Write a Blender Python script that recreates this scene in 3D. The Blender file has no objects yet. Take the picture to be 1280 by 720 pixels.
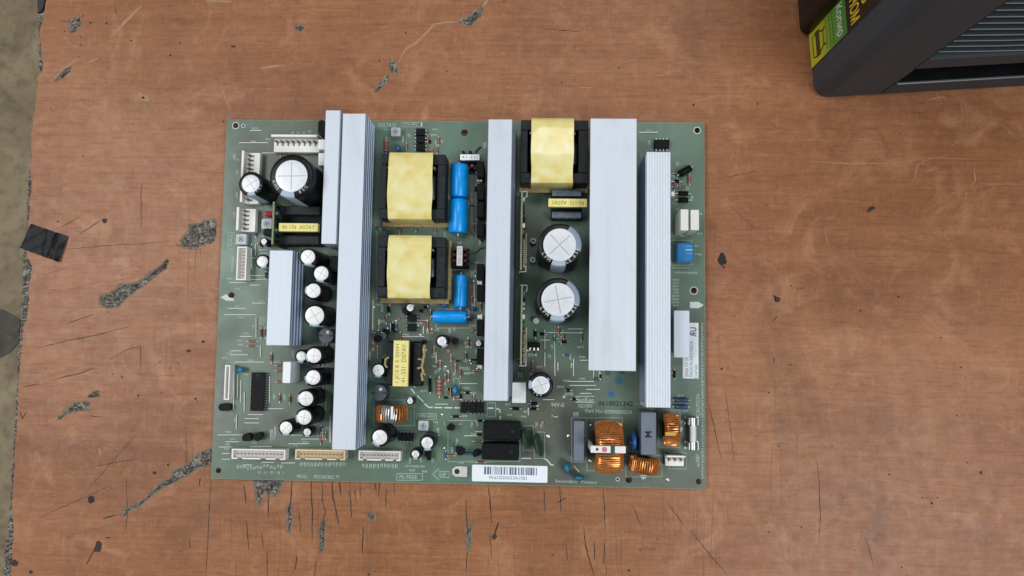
import bpy, bmesh, math, random
from mathutils import Vector, Matrix
random.seed(7)
sc = bpy.context.scene
COL = sc.collection
PI = math.pi

# ------------------------------------------------------------------ camera
F = 950.0                      # focal length in photograph pixels (1280 wide)
ZB = 0.0046                    # height of the board's upper face over the table
def _rot(rx, ry, rz):
    return (Matrix.Rotation(rz, 3, 'Z') @ Matrix.Rotation(ry, 3, 'Y') @ Matrix.Rotation(rx, 3, 'X'))
R_ = _rot(math.radians(-4.31393), math.radians(1.82715), math.radians(0.74500))
T_ = Vector((-0.03388935, 0.00723852, 0.49046942))
S_ = Matrix(((1, 0, 0), (0, -1, 0), (0, 0, -1)))
CAM = S_ @ (-(R_.transposed() @ T_)) + Vector((0, 0, ZB))
cam_data = bpy.data.cameras.new('camera')
cam = bpy.data.objects.new('camera', cam_data); COL.objects.link(cam)
cam_data.sensor_width = 36.0
cam_data.lens = F / 1280 * 36
cam_data.clip_start = 0.01; cam_data.clip_end = 50
cam.matrix_world = Matrix.Translation(CAM) @ (S_ @ R_.transposed() @ S_).to_4x4()
sc.camera = cam

# ------------------------------------------------------------------ light
world = bpy.data.worlds.new('World'); sc.world = world; world.use_nodes = True
bg = world.node_tree.nodes['Background']
bg.inputs['Color'].default_value = (0.80, 0.90, 1.0, 1); bg.inputs['Strength'].default_value = 0.095
def area(name, loc, size, sizey, power, color, aim=(0, 0, 0)):
    d = bpy.data.lights.new(name, 'AREA'); d.shape = 'RECTANGLE'; d.size = size; d.size_y = sizey
    d.energy = power; d.color = color
    o = bpy.data.objects.new(name, d); COL.objects.link(o); o.location = loc
    o.rotation_euler = (Vector(aim) - Vector(loc)).to_track_quat('-Z', 'Y').to_euler()
    return o
area('overhead_light', (-1.35, 0.15, 2.1), 1.3, 0.9, 31, (0.98, 0.99, 1.0))
area('overhead_light', (0.25, 1.0, 2.3), 0.9, 0.5, 10, (0.95, 0.97, 1.0))
area('overhead_light', (1.25, -0.75, 2.3), 1.2, 0.9, 34, (0.95, 0.98, 1.0))  # added fill from the right, balances the left light
sc.view_settings.view_transform = 'Standard'; sc.view_settings.look = 'None'
sc.view_settings.exposure = 0.0; sc.view_settings.gamma = 1.0
sc.render.engine = 'CYCLES'
sc.cycles.use_denoising = True
sc.cycles.max_bounces = 6

# ------------------------------------------------------------------ pixel to place
RT = S_ @ R_.transposed()
def ray(px, py):
    return RT @ Vector(((px - 640) / F, (py - 360) / F, 1.0))
def at(px, py, z=ZB):
    d = ray(px, py); t = (z - CAM.z) / d.z
    return CAM + d * t
def onb(px, py, h=0.0):        # point h metres above the board's face
    return at(px, py, ZB + h)
def rect(x0, y0, x1, y1, h):   # pixel box of a top face at height h -> centre x, y and width, depth
    xm, ym = (x0 + x1) / 2, (y0 + y1) / 2
    c = onb(xm, ym, h)
    return c.x, c.y, (onb(x1, ym, h) - onb(x0, ym, h)).length, (onb(xm, y1, h) - onb(xm, y0, h)).length
def zm(ox, oy, s, pts):        # coordinates read off an enlarged crop
    return [(ox + x / s, oy + y / s) for x, y in pts]

# ------------------------------------------------------------------ materials
MATS = {}
def nt_mat(name):
    m = bpy.data.materials.new(name); m.use_nodes = True
    return m, m.node_tree, m.node_tree.nodes['Principled BSDF']
def mat(name, col, rough=0.5, metal=0.0, var=0.0, vscale=300, bump=0.0, bscale=2000, spec=0.5, coat=0.0, trans=0.0):
    if name in MATS: return MATS[name]
    m, nt, b = nt_mat(name)
    b.inputs['Base Color'].default_value = (*col, 1)
    b.inputs['Roughness'].default_value = rough; b.inputs['Metallic'].default_value = metal
    b.inputs['Specular IOR Level'].default_value = spec
    if coat: b.inputs['Coat Weight'].default_value = coat; b.inputs['Coat Roughness'].default_value = 0.12
    if trans: b.inputs['Transmission Weight'].default_value = trans
    tc = nt.nodes.new('ShaderNodeTexCoord')
    if var:
        n = nt.nodes.new('ShaderNodeTexNoise'); n.inputs['Scale'].default_value = vscale; n.inputs['Detail'].default_value = 5
        nt.links.new(tc.outputs['Object'], n.inputs['Vector'])
        r = nt.nodes.new('ShaderNodeMapRange'); r.inputs['From Min'].default_value = .3; r.inputs['From Max'].default_value = .7
        r.inputs['To Min'].default_value = 1 - var; r.inputs['To Max'].default_value = 1 + var
        nt.links.new(n.outputs['Fac'], r.inputs['Value'])
        mx = nt.nodes.new('ShaderNodeVectorMath'); mx.operation = 'SCALE'
        mx.inputs[0].default_value = col; nt.links.new(r.outputs['Result'], mx.inputs['Scale'])
        nt.links.new(mx.outputs['Vector'], b.inputs['Base Color'])
        r2 = nt.nodes.new('ShaderNodeMapRange'); r2.inputs['To Min'].default_value = max(.03, rough - .12); r2.inputs['To Max'].default_value = min(1, rough + .12)
        nt.links.new(n.outputs['Fac'], r2.inputs['Value']); nt.links.new(r2.outputs['Result'], b.inputs['Roughness'])
    if bump:
        n2 = nt.nodes.new('ShaderNodeTexNoise'); n2.inputs['Scale'].default_value = bscale; n2.inputs['Detail'].default_value = 3
        nt.links.new(tc.outputs['Object'], n2.inputs['Vector'])
        bp = nt.nodes.new('ShaderNodeBump'); bp.inputs['Strength'].default_value = bump; bp.inputs['Distance'].default_value = 0.0003
        nt.links.new(n2.outputs['Fac'], bp.inputs['Height']); nt.links.new(bp.outputs['Normal'], b.inputs['Normal'])
    MATS[name] = m
    return m

class NT:                       # small helper for longer node trees
    def __init__(s, nt): s.nt = nt; s.tc = nt.nodes.new('ShaderNodeTexCoord')
    def noise(s, scale, detail=4, stretch=(1, 1, 1), dist=0.0, rough=.5, off=(0, 0, 0)):
        mp = s.nt.nodes.new('ShaderNodeMapping'); mp.inputs['Scale'].default_value = stretch; mp.inputs['Location'].default_value = off
        s.nt.links.new(s.tc.outputs['Object'], mp.inputs['Vector'])
        n = s.nt.nodes.new('ShaderNodeTexNoise'); n.inputs['Scale'].default_value = scale; n.inputs['Detail'].default_value = detail
        n.inputs['Distortion'].default_value = dist; n.inputs['Roughness'].default_value = rough
        s.nt.links.new(mp.outputs['Vector'], n.inputs['Vector']); return n.outputs['Fac']
    def rng(s, v, a, b, c, d):
        r = s.nt.nodes.new('ShaderNodeMapRange')
        for k, x in zip(('From Min', 'From Max', 'To Min', 'To Max'), (a, b, c, d)): r.inputs[k].default_value = x
        s.nt.links.new(v, r.inputs['Value']); return r.outputs['Result']
    def ramp(s, v, stops):
        r = s.nt.nodes.new('ShaderNodeValToRGB'); e = r.color_ramp.elements
        while len(e) < len(stops): e.new(0.5)
        for el, (p, c) in zip(e, stops): el.position = p; el.color = (*c, 1)
        s.nt.links.new(v, r.inputs['Fac']); return r.outputs['Color']
    def mix(s, fac, a, b, mode='MIX'):
        m = s.nt.nodes.new('ShaderNodeMix'); m.data_type = 'RGBA'; m.blend_type = mode
        for sock, v in ((m.inputs[0], fac), (m.inputs[6], a), (m.inputs[7], b)):
            if hasattr(v, 'links') or hasattr(v, 'is_linked'): s.nt.links.new(v, sock)
            elif isinstance(v, (int, float)): sock.default_value = v
            else: sock.default_value = (*v, 1)
        return m.outputs[2]
    def math(s, op, a, b=0.5):
        m = s.nt.nodes.new('ShaderNodeMath'); m.operation = op
        for sock, v in ((m.inputs[0], a), (m.inputs[1], b)):
            if isinstance(v, (int, float)): sock.default_value = v
            else: s.nt.links.new(v, sock)
        return m.outputs[0]
    def bump(s, v, strength, dist, b, prev=None):
        n = s.nt.nodes.new('ShaderNodeBump'); n.inputs['Strength'].default_value = strength; n.inputs['Distance'].default_value = dist
        s.nt.links.new(v, n.inputs['Height'])
        if prev: s.nt.links.new(prev, n.inputs['Normal'])
        s.nt.links.new(n.outputs['Normal'], b.inputs['Normal']); return n.outputs['Normal']
    def vor(s, scale, stretch=(1, 1, 1), out='Distance'):
        mp = s.nt.nodes.new('ShaderNodeMapping'); mp.inputs['Scale'].default_value = stretch
        s.nt.links.new(s.tc.outputs['Object'], mp.inputs['Vector'])
        n = s.nt.nodes.new('ShaderNodeTexVoronoi'); n.inputs['Scale'].default_value = scale
        s.nt.links.new(mp.outputs['Vector'], n.inputs['Vector']); return n.outputs[out]

def wood_mat():
    m, nt, b = nt_mat('laminate_wood'); N = NT(nt)
    big = N.noise(1.0, 6, (1.6, 19, 1), .7, .55)
    c = N.ramp(big, [(.28, (0.218, 0.083, 0.032)), (.42, (0.294, 0.118, 0.048)), (.55, (0.341, 0.142, 0.061)), (.72, (0.398, 0.179, 0.081))])
    streak = N.noise(1.0, 6, (7, 230, 1), .5, .62)
    c = N.mix(N.rng(streak, .40, .66, 0, .55), c, N.mix(.65, c, (0.179, 0.061, 0.023)))
    blot = N.noise(9, 5, (1, 1.3, 1), .5)
    c = N.mix(N.rng(blot, .45, .72, 0, .45), c, (0.447, 0.202, 0.099))
    pk = N.noise(5, 6, (1, 1.2, 1), .8, .6, (2, 7, 0))
    c = N.mix(N.rng(pk, .48, .70, 0, .45), c, (0.278, 0.103, 0.053))
    fine = N.noise(1.0, 5, (55, 620, 1), .3, .6)
    c = N.mix(N.rng(fine, .48, .70, 0, .50), c, (0.163, 0.059, 0.023))
    hatch = N.noise(1.0, 5, (620, 50, 1), .3, .6)
    c = N.mix(N.rng(hatch, .52, .74, 0, .16), c, (0.545, 0.266, 0.137))
    scuff = N.noise(26, 8, (1, 1, 1), 1.0, .68)
    c = N.mix(N.rng(scuff, .53, .74, 0, .55), c, (0.545, 0.281, 0.150))
    dirt = N.noise(14, 6, (1, .5, 1), .8, .7, (3, 1, 0))
    c = N.mix(N.rng(dirt, .52, .74, 0, .60), c, (0.131, 0.054, 0.026))
    mid = N.noise(110, 7, (1, 1.4, 1), .6, .72)
    c = N.mix(N.rng(mid, .52, .70, 0, .34), c, (0.164, 0.066, 0.032))
    c = N.mix(N.rng(mid, .32, .46, .26, 0), c, (0.482, 0.250, 0.131))
    grit = N.noise(420, 5, (1, 1, 1), .4, .7)
    c = N.mix(N.rng(grit, .58, .74, 0, .45), c, (0.142, 0.057, 0.026))
    c = N.mix(N.rng(grit, .28, .42, .35, 0), c, (0.567, 0.295, 0.159))
    nt.links.new(c, b.inputs['Base Color'])
    r = N.rng(N.noise(120, 5), .3, .7, .34, .46); nt.links.new(r, b.inputs['Roughness'])
    b.inputs['Specular IOR Level'].default_value = .26
    N.bump(fine, .08, .0002, b)
    return m
def chip_mat():                # bare particle board
    m, nt, b = nt_mat('particle_board'); N = NT(nt)
    f1 = N.noise(230, 7, (1, 1.6, 1), 1.5, .75); f2 = N.noise(560, 6, (1, 1, 1), 2.0, .7, (1, 2, 3))
    c = N.ramp(f1, [(.40, (.014, .013, .013)), (.47, (.070, .063, .055)), (.53, (.20, .18, .155)), (.62, (.42, .38, .32))])
    c = N.mix(N.rng(f2, .50, .60, 0, .8), c, (.030, .027, .026))
    c = N.mix(N.rng(f2, .36, .44, .7, 0), c, (.46, .42, .36))
    nt.links.new(c, b.inputs['Base Color']); b.inputs['Roughness'].default_value = .9
    p = N.bump(f1, .9, .0010, b); N.bump(f2, .8, .0006, b, p)
    return m
def board_mat():
    m, nt, b = nt_mat('solder_mask'); N = NT(nt)
    big = N.noise(13, 4, (1, 1, 1), .6, .5, (5, 2, 1))
    c = N.ramp(big, [(.33, (0.099, 0.098, 0.074)), (.45, (0.101, 0.140, 0.096)), (.55, (0.108, 0.186, 0.124)), (.68, (0.112, 0.200, 0.144))])  # brown end: copper variation plus dark reflections put into the colour
    tr = N.vor(105, (1, .45, 1))      # copper areas seen through the mask
    c = N.mix(N.rng(tr, .33, .36, 0, .20), c, (0.058, 0.095, 0.074))
    tr2 = N.vor(75, (.4, 1, 1))
    c = N.mix(N.rng(tr2, .40, .43, 0, .16), c, (0.099, 0.161, 0.120))
    dust = N.noise(300, 5)
    c = N.mix(N.rng(dust, .5, .75, 0, .25), c, (0.144, 0.179, 0.147))
    nt.links.new(c, b.inputs['Base Color'])
    nt.links.new(N.rng(N.noise(60, 4), .3, .7, .30, .46), b.inputs['Roughness'])
    N.bump(tr, .05, .0002, b)
    return m
def alu_mat(name, col, rough, stretch, metal=.55):
    m, nt, b = nt_mat(name); N = NT(nt)
    n = N.noise(1.0, 5, stretch, .2)
    d = N.noise(38, 8, (1, .35, 1), 1.2, .68)
    c = N.mix(N.rng(n, .3, .7, 0, 1), tuple(x * .95 for x in col), tuple(min(1, x * 1.04) for x in col))
    c = N.mix(N.rng(d, .52, .74, 0, .45), c, tuple(x * .78 for x in col))
    sc_ = N.noise(1.0, 6, (120, 900, 200), 1.5, .6)
    c = N.mix(N.rng(sc_, .66, .72, 0, .4), c, tuple(x * .7 for x in col))
    nt.links.new(c, b.inputs['Base Color'])
    b.inputs['Metallic'].default_value = metal
    nt.links.new(N.rng(n, .3, .7, rough - .07, rough + .07), b.inputs['Roughness'])
    N.bump(n, .10, .0001, b)
    return m
def floor_mat():
    m, nt, b = nt_mat('worn_linoleum'); N = NT(nt)
    a = N.noise(9, 8, (1, 1, 1), .8, .65)
    c = N.ramp(a, [(.3, (.20, .152, .085)), (.5, (.335, .262, .152)), (.7, (.46, .378, .235))])
    c = N.mix(N.rng(N.noise(60, 6), .5, .75, 0, .5), c, (.10, .085, .06))
    nt.links.new(c, b.inputs['Base Color']); b.inputs['Roughness'].default_value = .6
    return m
def tape_mat():
    m, nt, b = nt_mat('polyester_tape'); N = NT(nt)
    a = N.noise(85, 4, (1, 1, 1), .5)
    c = N.ramp(a, [(.3, (.75, .57, .15)), (.5, (.80, .70, .28)), (.7, (.84, .80, .46))])
    nt.links.new(c, b.inputs['Base Color'])
    b.inputs['Roughness'].default_value = .38; b.inputs['Coat Weight'].default_value = .5; b.inputs['Coat Roughness'].default_value = .08
    N.bump(N.noise(110, 3, (1, 1, 1), .8), .22, .0014, b)
    return m
WOOD = wood_mat(); CHIP = chip_mat(); PCB = board_mat(); FLOOR = floor_mat(); TAPE = tape_mat()
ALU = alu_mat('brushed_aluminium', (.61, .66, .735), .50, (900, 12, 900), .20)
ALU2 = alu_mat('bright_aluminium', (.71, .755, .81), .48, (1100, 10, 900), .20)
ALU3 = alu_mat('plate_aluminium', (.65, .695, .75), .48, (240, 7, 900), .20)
ALUS = alu_mat('aluminium_side_shade', (.46, .56, .72), .40, (12, 9, 900), .5)  # darker, bluer copy of the aluminium: flank shade put into the colour
BLACK = mat('black_sleeve', (.008, .008, .010), .32, 0, .25, 500, .05, spec=.2)
CANTOP = mat('can_aluminium', (.68, .70, .73), .42, .20, .05, 500)
CANTOPW = mat('can_pale', (.76, .755, .75), .45, .25, .05, 800)
STRIPE = mat('sleeve_stripe', (.36, .46, .56), .4)
GROOVE = mat('score_groove', (.36, .37, .40), .5, .5)
WHITEP = mat('white_nylon', (.84, .83, .78), .5, 0, .06, 700, .05)
CREAM = mat('cream_nylon', (.74, .64, .44), .5, 0, .06, 700, .05)
CREAMIN = mat('cream_recess_shade', (.50, .37, .20), .6)  # darker copy of the cream nylon, recess shade painted in
WHITEIN = mat('white_recess_shade', (.50, .46, .42), .6)  # same for the white nylon: shade of the recess in its colour
PIN = mat('tin_pin', (.55, .55, .55), .3, .9)
PIND = mat('dark_pin', (.17, .165, .16), .45, .6)  # darker pin metal
EPOXY = mat('black_epoxy', (.008, .009, .010), .45, 0, .3, 500, .08, spec=.10)
FERRITE = mat('ferrite', (.020, .023, .026), .42, 0, .35, 300, .15, spec=.15)
FERRITEB = mat('ferrite_blue', (.10, .125, .16), .4, .2, .3, 500, .1)
TAN = mat('bobbin_tan', (.30, .235, .10), .5, 0, .25, 400)
COPPER = mat('enamel_copper', (.72, .27, .075), .28, .6, .22, 600)
COPPERD = mat('enamel_copper_dark', (.16, .055, .02), .35, .7, .2, 600)
TINW = mat('tinned_wire', (.80, .80, .77), .45, .15)
BLUE = mat('blue_sleeve', (.002, .30, .80), .30, 0, .10, 300, .0, coat=.1, spec=.35)
BLUEC = mat('blue_ceramic', (.02, .16, .32), .35, 0, .2, 900, coat=.4)
BLUED = mat('varistor_blue', (.012, .10, .34), .35, 0, .25, 900, coat=.4)
TEAL = mat('teal_ceramic', (.02, .125, .19), .4, 0, .25, 900, .2)
GREYX = mat('grey_box', (.135, .160, .205), .5, 0, .08, 400, .05)
WHITEB = mat('white_box', (.84, .86, .86), .5, 0, .05, 400, .04)
CERAM = mat('cement_ceramic', (.74, .74, .68), .7, 0, .07, 900, .2)
GREENF = mat('green_film', (.022, .058, .036), .35, 0, .25, 600, .1, coat=.3)
PAPER = mat('label_paper', (.84, .88, .92), .55, 0, .02, 300)
YPAPER = mat('label_yellow', (.82, .73, .25), .55, 0, .06, 300)
INK = mat('ink', (.03, .03, .035), .6)
INKB = mat('label_ink', (.10, .14, .22), .6)
INKY = mat('ink_on_yellow', (.22, .18, .06), .6)
SILK = mat('silkscreen_ink', (.36, .45, .40), .6)
SILKW = mat('silkscreen_ink_pale', (.56, .64, .61), .6)
STAMP = mat('stamp_ink', (.012, .016, .02), .6)
BLUEINK = mat('marker_blue', (.02, .11, .22), .6)
PINK = mat('resistor_pink', (.42, .17, .14), .5)
BROWNR = mat('resistor_tan', (.32, .15, .07), .5)
BLUER = mat('resistor_blue', (.022, .075, .22), .45)
REDB = mat('band_red', (.20, .03, .02), .5)
GLASSR = mat('diode_glass', (.30, .09, .05), .2)
PCBV = mat('card_green', (.045, .075, .05), .45, 0, .3, 900)
PCBE = mat('card_edge', (.24, .25, .15), .6, 0, .3, 900)
LEDR = mat('red_led', (.55, .03, .05), .2, coat=.5)
SLATE = mat('drum_slate', (.045, .058, .075), .45, 0, .2, 500)
TRIM = mat('trimmer_grey', (.52, .56, .58), .45, 0, .06, 600)
TRIMD = mat('trimmer_rotor', (.38, .41, .45), .5)
RUBBER = mat('black_wire', (.015, .015, .017), .4)
SOLDER = mat('solder', (.55, .56, .56), .3, .85)
GLASSW = mat('fuse_ceramic', (.66, .70, .71), .3)
HOLE = mat('dark_opening', (.02, .022, .022), .8)

# ------------------------------------------------------------------ mesh helpers
def obj(name, geo, m, parent=None, loc=(0, 0, 0), rot=None, smooth=False, label=None):
    if isinstance(geo, bpy.types.Mesh): me = geo
    else:
        me = bpy.data.meshes.new(name); me.from_pydata([tuple(v) for v in geo[0]], [], geo[1]); me.update()
    if m and not me.materials: me.materials.append(m)
    if smooth:
        for p in me.polygons: p.use_smooth = True
        if smooth is not True and hasattr(me, 'set_sharp_from_angle'): me.set_sharp_from_angle(angle=math.radians(smooth))
    o = bpy.data.objects.new(name, me); COL.objects.link(o)
    o.location = loc
    if rot: o.rotation_euler = rot
    if parent: o.parent = parent
    if label: o['label'] = label
    return o
def empty(name, loc=(0, 0, 0), parent=None, rz=0):
    o = bpy.data.objects.new(name, None); COL.objects.link(o); o.location = loc; o.rotation_euler = (0, 0, rz)
    o.empty_display_size = .01
    if parent: o.parent = parent
    return o
def tag(o, label, cat, group=None):
    o['label'] = label; o['category'] = cat
    if group: o['group'] = group
    return o
def join(*gs):
    V, Fc = [], []
    for g in gs:
        n = len(V); V += [tuple(v) for v in g[0]]; Fc += [tuple(i + n for i in f) for f in g[1]]
    return V, Fc
def move(g, d): return [(v[0] + d[0], v[1] + d[1], v[2] + d[2]) for v in g[0]], g[1]
def xf(g, M): return [tuple(M @ Vector(v)) for v in g[0]], g[1]
def box(w, d, h, z=0, x=0, y=0, bev=0.0):      # box on z, centred on x, y; chamfered edges
    if bev <= 0:
        a, b = w / 2, d / 2
        V = [(x + sx * a, y + sy * b, z + zz) for zz in (0, h) for sx, sy in ((-1, -1), (1, -1), (1, 1), (-1, 1))]
        return V, [(3, 2, 1, 0), (4, 5, 6, 7), (0, 1, 5, 4), (1, 2, 6, 5), (2, 3, 7, 6), (3, 0, 4, 7)]
    bm = bmesh.new(); bmesh.ops.create_cube(bm, size=1.0)
    bmesh.ops.scale(bm, vec=(w, d, h), verts=bm.verts)
    bmesh.ops.translate(bm, vec=(x, y, z + h / 2), verts=bm.verts)
    bmesh.ops.bevel(bm, geom=bm.edges[:], offset=min(bev, w * .45, d * .45, h * .45), segments=2, affect='EDGES', profile=.5)
    g = from_bm(bm); bm.free(); return g
def from_bm(bm):
    bm.verts.index_update()
    return [tuple(v.co) for v in bm.verts], [tuple(v.index for v in f.verts) for f in bm.faces]
def lathe(prof, n=24, a0=0, a1=2 * PI, cap=True):   # prof [(r, z)...]
    full = abs(a1 - a0 - 2 * PI) < 1e-6
    k = n if full else n + 1; V = []; Fc = []
    for i in range(k):
        a = a0 + (a1 - a0) * i / n
        for r, z in prof: V.append((r * math.cos(a), r * math.sin(a), z))
    m = len(prof)
    for i in range(n):
        j = (i + 1) % k
        for q in range(m - 1): Fc.append((i * m + q, j * m + q, j * m + q + 1, i * m + q + 1))
    if full and cap:
        Fc.append(tuple(i * m + m - 1 for i in range(k))); Fc.append(tuple(i * m for i in reversed(range(k))))
    return V, Fc
def tube(pts, r, n=6, closed=False):
    P = [Vector(p) for p in pts]; V = []; Fc = []; up = None
    for i, p in enumerate(P):
        t = (P[min(i + 1, len(P) - 1)] - P[max(i - 1, 0)]).normalized()
        if up is None:
            up = Vector((0, 0, 1)) if abs(t.z) < .9 else Vector((1, 0, 0))
        s = t.cross(up).normalized(); up = s.cross(t).normalized()
        rr = r[i] if isinstance(r, (list, tuple)) else r
        for k in range(n):
            a = 2 * PI * k / n; V.append(p + s * (rr * math.cos(a)) + up * (rr * math.sin(a)))
    for i in range(len(P) - 1):
        for k in range(n):
            l = (k + 1) % n; Fc.append((i * n + k, i * n + l, (i + 1) * n + l, (i + 1) * n + k))
    Fc.append(tuple(reversed(range(n)))); Fc.append(tuple(range((len(P) - 1) * n, len(P) * n)))
    return V, Fc
def prism(poly, z0, z1):       # convex or mildly concave outline, anticlockwise
    n = len(poly); V = [(x, y, z0) for x, y in poly] + [(x, y, z1) for x, y in poly]
    return V, [tuple(reversed(range(n))), tuple(range(n, 2 * n))] + [(i, (i + 1) % n, n + (i + 1) % n, n + i) for i in range(n)]
def extr_y(prof, L):           # profile in x, z pulled along y
    n = len(prof); V = [(x, -L / 2, z) for x, z in prof] + [(x, L / 2, z) for x, z in prof]
    return V, [tuple(range(n)), tuple(reversed(range(n, 2 * n)))] + [((i + 1) % n, i, n + i, n + (i + 1) % n) for i in range(n)]
def ribbon(pts, w, z):         # flat line on a surface; pts world xy
    V, Fc = [], []
    n = len(pts)
    for i, p in enumerate(pts):
        a = Vector(pts[max(i - 1, 0)][:2]); b = Vector(pts[min(i + 1, n - 1)][:2]); t = (b - a)
        t = t.normalized() if t.length > 0 else Vector((1, 0)); s = Vector((-t.y, t.x))
        ww = w[i] if isinstance(w, (list, tuple)) else w
        V += [(p[0] + s.x * ww / 2, p[1] + s.y * ww / 2, z), (p[0] - s.x * ww / 2, p[1] - s.y * ww / 2, z)]
    for i in range(n - 1): Fc.append((2 * i, 2 * i + 1, 2 * i + 3, 2 * i + 2))
    return V, Fc
def fill(outer, holes, z0, z1):   # sheet with real openings, pulled to thickness
    bm = bmesh.new(); ed = []
    for loop in [outer] + holes:
        vs = [bm.verts.new((x, y, z1)) for x, y in loop]
        for i in range(len(vs)): ed.append(bm.edges.new((vs[i], vs[(i + 1) % len(vs)])))
    r = bmesh.ops.triangle_fill(bm, use_beauty=True, edges=ed)
    for f in bm.faces:
        f.normal_update()
        if f.normal.z < 0: f.normal_flip()
    top = bm.faces[:]
    ext = bmesh.ops.extrude_face_region(bm, geom=top)
    for v in [g for g in ext['geom'] if isinstance(g, bmesh.types.BMVert)]: v.co.z = z1
    for f in top:
        for v in f.verts: v.co.z = z0
    for f in top: f.normal_flip()
    bmesh.ops.recalc_face_normals(bm, faces=bm.faces[:])
    g = from_bm(bm); bm.free(); return g
_tx = {}
def text(body, size, bold=0.0):   # flat lettering centred on the origin, cap height = size
    key = (body, round(size, 6), bold)
    if key in _tx: return _tx[key]
    cu = bpy.data.curves.new('t', 'FONT'); cu.body = body; cu.size = 1.0; cu.align_x = 'CENTER'; cu.align_y = 'CENTER'
    cu.resolution_u = 2; cu.offset = bold
    o = bpy.data.objects.new('t', cu); COL.objects.link(o)
    me = bpy.data.meshes.new_from_object(o.evaluated_get(bpy.context.evaluated_depsgraph_get()))
    V = [tuple(v.co) for v in me.vertices]; Fc = [tuple(p.vertices) for p in me.polygons]
    bpy.data.objects.remove(o); bpy.data.curves.remove(cu); bpy.data.meshes.remove(me)
    if V:
        ys = [v[1] for v in V]; xs = [v[0] for v in V]; hh = max(ys) - min(ys); cx = (max(xs) + min(xs)) / 2; cy = (max(ys) + min(ys)) / 2
        s = size / hh; V = [((v[0] - cx) * s, (v[1] - cy) * s, 0) for v in V]
    _tx[key] = (V, Fc); return V, Fc
def text_fit(body, w, h, ang=0, z=0, mirror=False, bold=0.0):  # lettering stretched to w x h, turned by ang
    V, Fc = text(body, 1.0, bold)
    tw = max(v[0] for v in V) - min(v[0] for v in V)
    sx = w / tw * (-1 if mirror else 1); c, s = math.cos(ang), math.sin(ang)
    V = [(v[0] * sx * c - v[1] * h * s, v[0] * sx * s + v[1] * h * c, z) for v in V]
    if mirror: Fc = [tuple(reversed(f)) for f in Fc]
    return V, Fc

# ================================================================== SETTING
def wig(pts, n, amp):          # subdivide and roughen an outline
    out = []
    for i in range(len(pts)):
        a, b = pts[i], pts[(i + 1) % len(pts)]
        L = math.hypot(b[0] - a[0], b[1] - a[1]); k = max(1, int(L / n))
        for q in range(k):
            t = q / k; out.append((a[0] + (b[0] - a[0]) * t + random.uniform(-amp, amp), a[1] + (b[1] - a[1]) * t + random.uniform(-amp, amp)))
    return out
def wpoly(pts, z=0.0): return [tuple(at(x, y, z)[:2]) for x, y in pts]
def ccw(p):
    a = sum(p[i][0] * p[(i + 1) % len(p)][1] - p[(i + 1) % len(p)][0] * p[i][1] for i in range(len(p)))
    return p if a > 0 else p[::-1]
def grow(p, d):                # push an anticlockwise outline outwards
    out = []; n = len(p)
    for i in range(n):
        a = Vector(p[i - 1]); b = Vector(p[i]); c = Vector(p[(i + 1) % n])
        t = (c - a); t = t.normalized() if t.length else Vector((1, 0))
        k = d * random.uniform(.6, 1.5); out.append((b.x + t.y * k, b.y - t.x * k))
    return out

floor = obj('floor', ([(-3, -3, -.752), (3, -3, -.752), (3, 3, -.752), (-3, 3, -.752)], [(0, 1, 2, 3)]), FLOOR); floor['kind'] = 'structure'
st = wpoly(wig([(-40, 385), (-8, 383), (12, 391), (24, 401), (25, 425), (14, 440), (0, 447), (-40, 450)], 6, 1.2), -.750)
obj('stain', prism(ccw(st), -.7515, -.7500), mat('floor_stain', (.10, .092, .072), .6, 0, .35, 60), floor)

# table: laminate sheet with chipped openings over a particle-board core
edge_px = [(58, -120), (57, 0), (55, 18), (50, 40), (52, 60), (54, 88), (47, 96), (46, 120), (44, 135), (41, 150), (39, 178), (38, 205), (39, 232), (37, 262), (35, 280), (33, 305), (33, 320), (39, 327), (40, 336), (37, 350), (36, 372), (34, 398), (29, 410), (27, 440), (25, 458), (23, 480), (22, 515), (20, 545), (18, 580), (16, 610), (15, 640), (18, 660), (15, 682), (16, 700), (13, 720), (6, 840)]
core_px = [(53, -120), (48, 0), (47, 20), (47, 60), (48, 95), (42, 130), (40, 170), (36, 200), (33, 225), (32, 260), (31, 300), (27, 325), (26, 360), (25, 395), (21, 440), (19, 480), (16, 530), (14, 580), (11, 625), (8, 665), (4, 690), (3, 720), (-8, 840)]
lam_edge = []
for i in range(len(edge_px) - 1):
    a, b = edge_px[i], edge_px[i + 1]; k = max(1, int(abs(b[1] - a[1]) / 3))
    for q in range(k):
        t = q / k; lam_edge.append((a[0] + (b[0] - a[0]) * t + random.uniform(-1.0, 1.0), a[1] + (b[1] - a[1]) * t))
lam_edge.append(edge_px[-1])
core_edge = []
for i in range(len(core_px) - 1):
    a, b = core_px[i], core_px[i + 1]; k = max(1, int(abs(b[1] - a[1]) / 3))
    for q in range(k):
        t = q / k; core_edge.append((a[0] + (b[0] - a[0]) * t + random.uniform(-1.1, 1.1), a[1] + (b[1] - a[1]) * t))
core_edge.append(core_px[-1])
XR, YT, YBT = .62, .62, -.42
def table_outline(e):
    p = wpoly(e)
    return ccw([(p[0][0] - .002, YT)] + p + [(p[-1][0], YBT), (XR, YBT), (XR, YT)])
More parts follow.
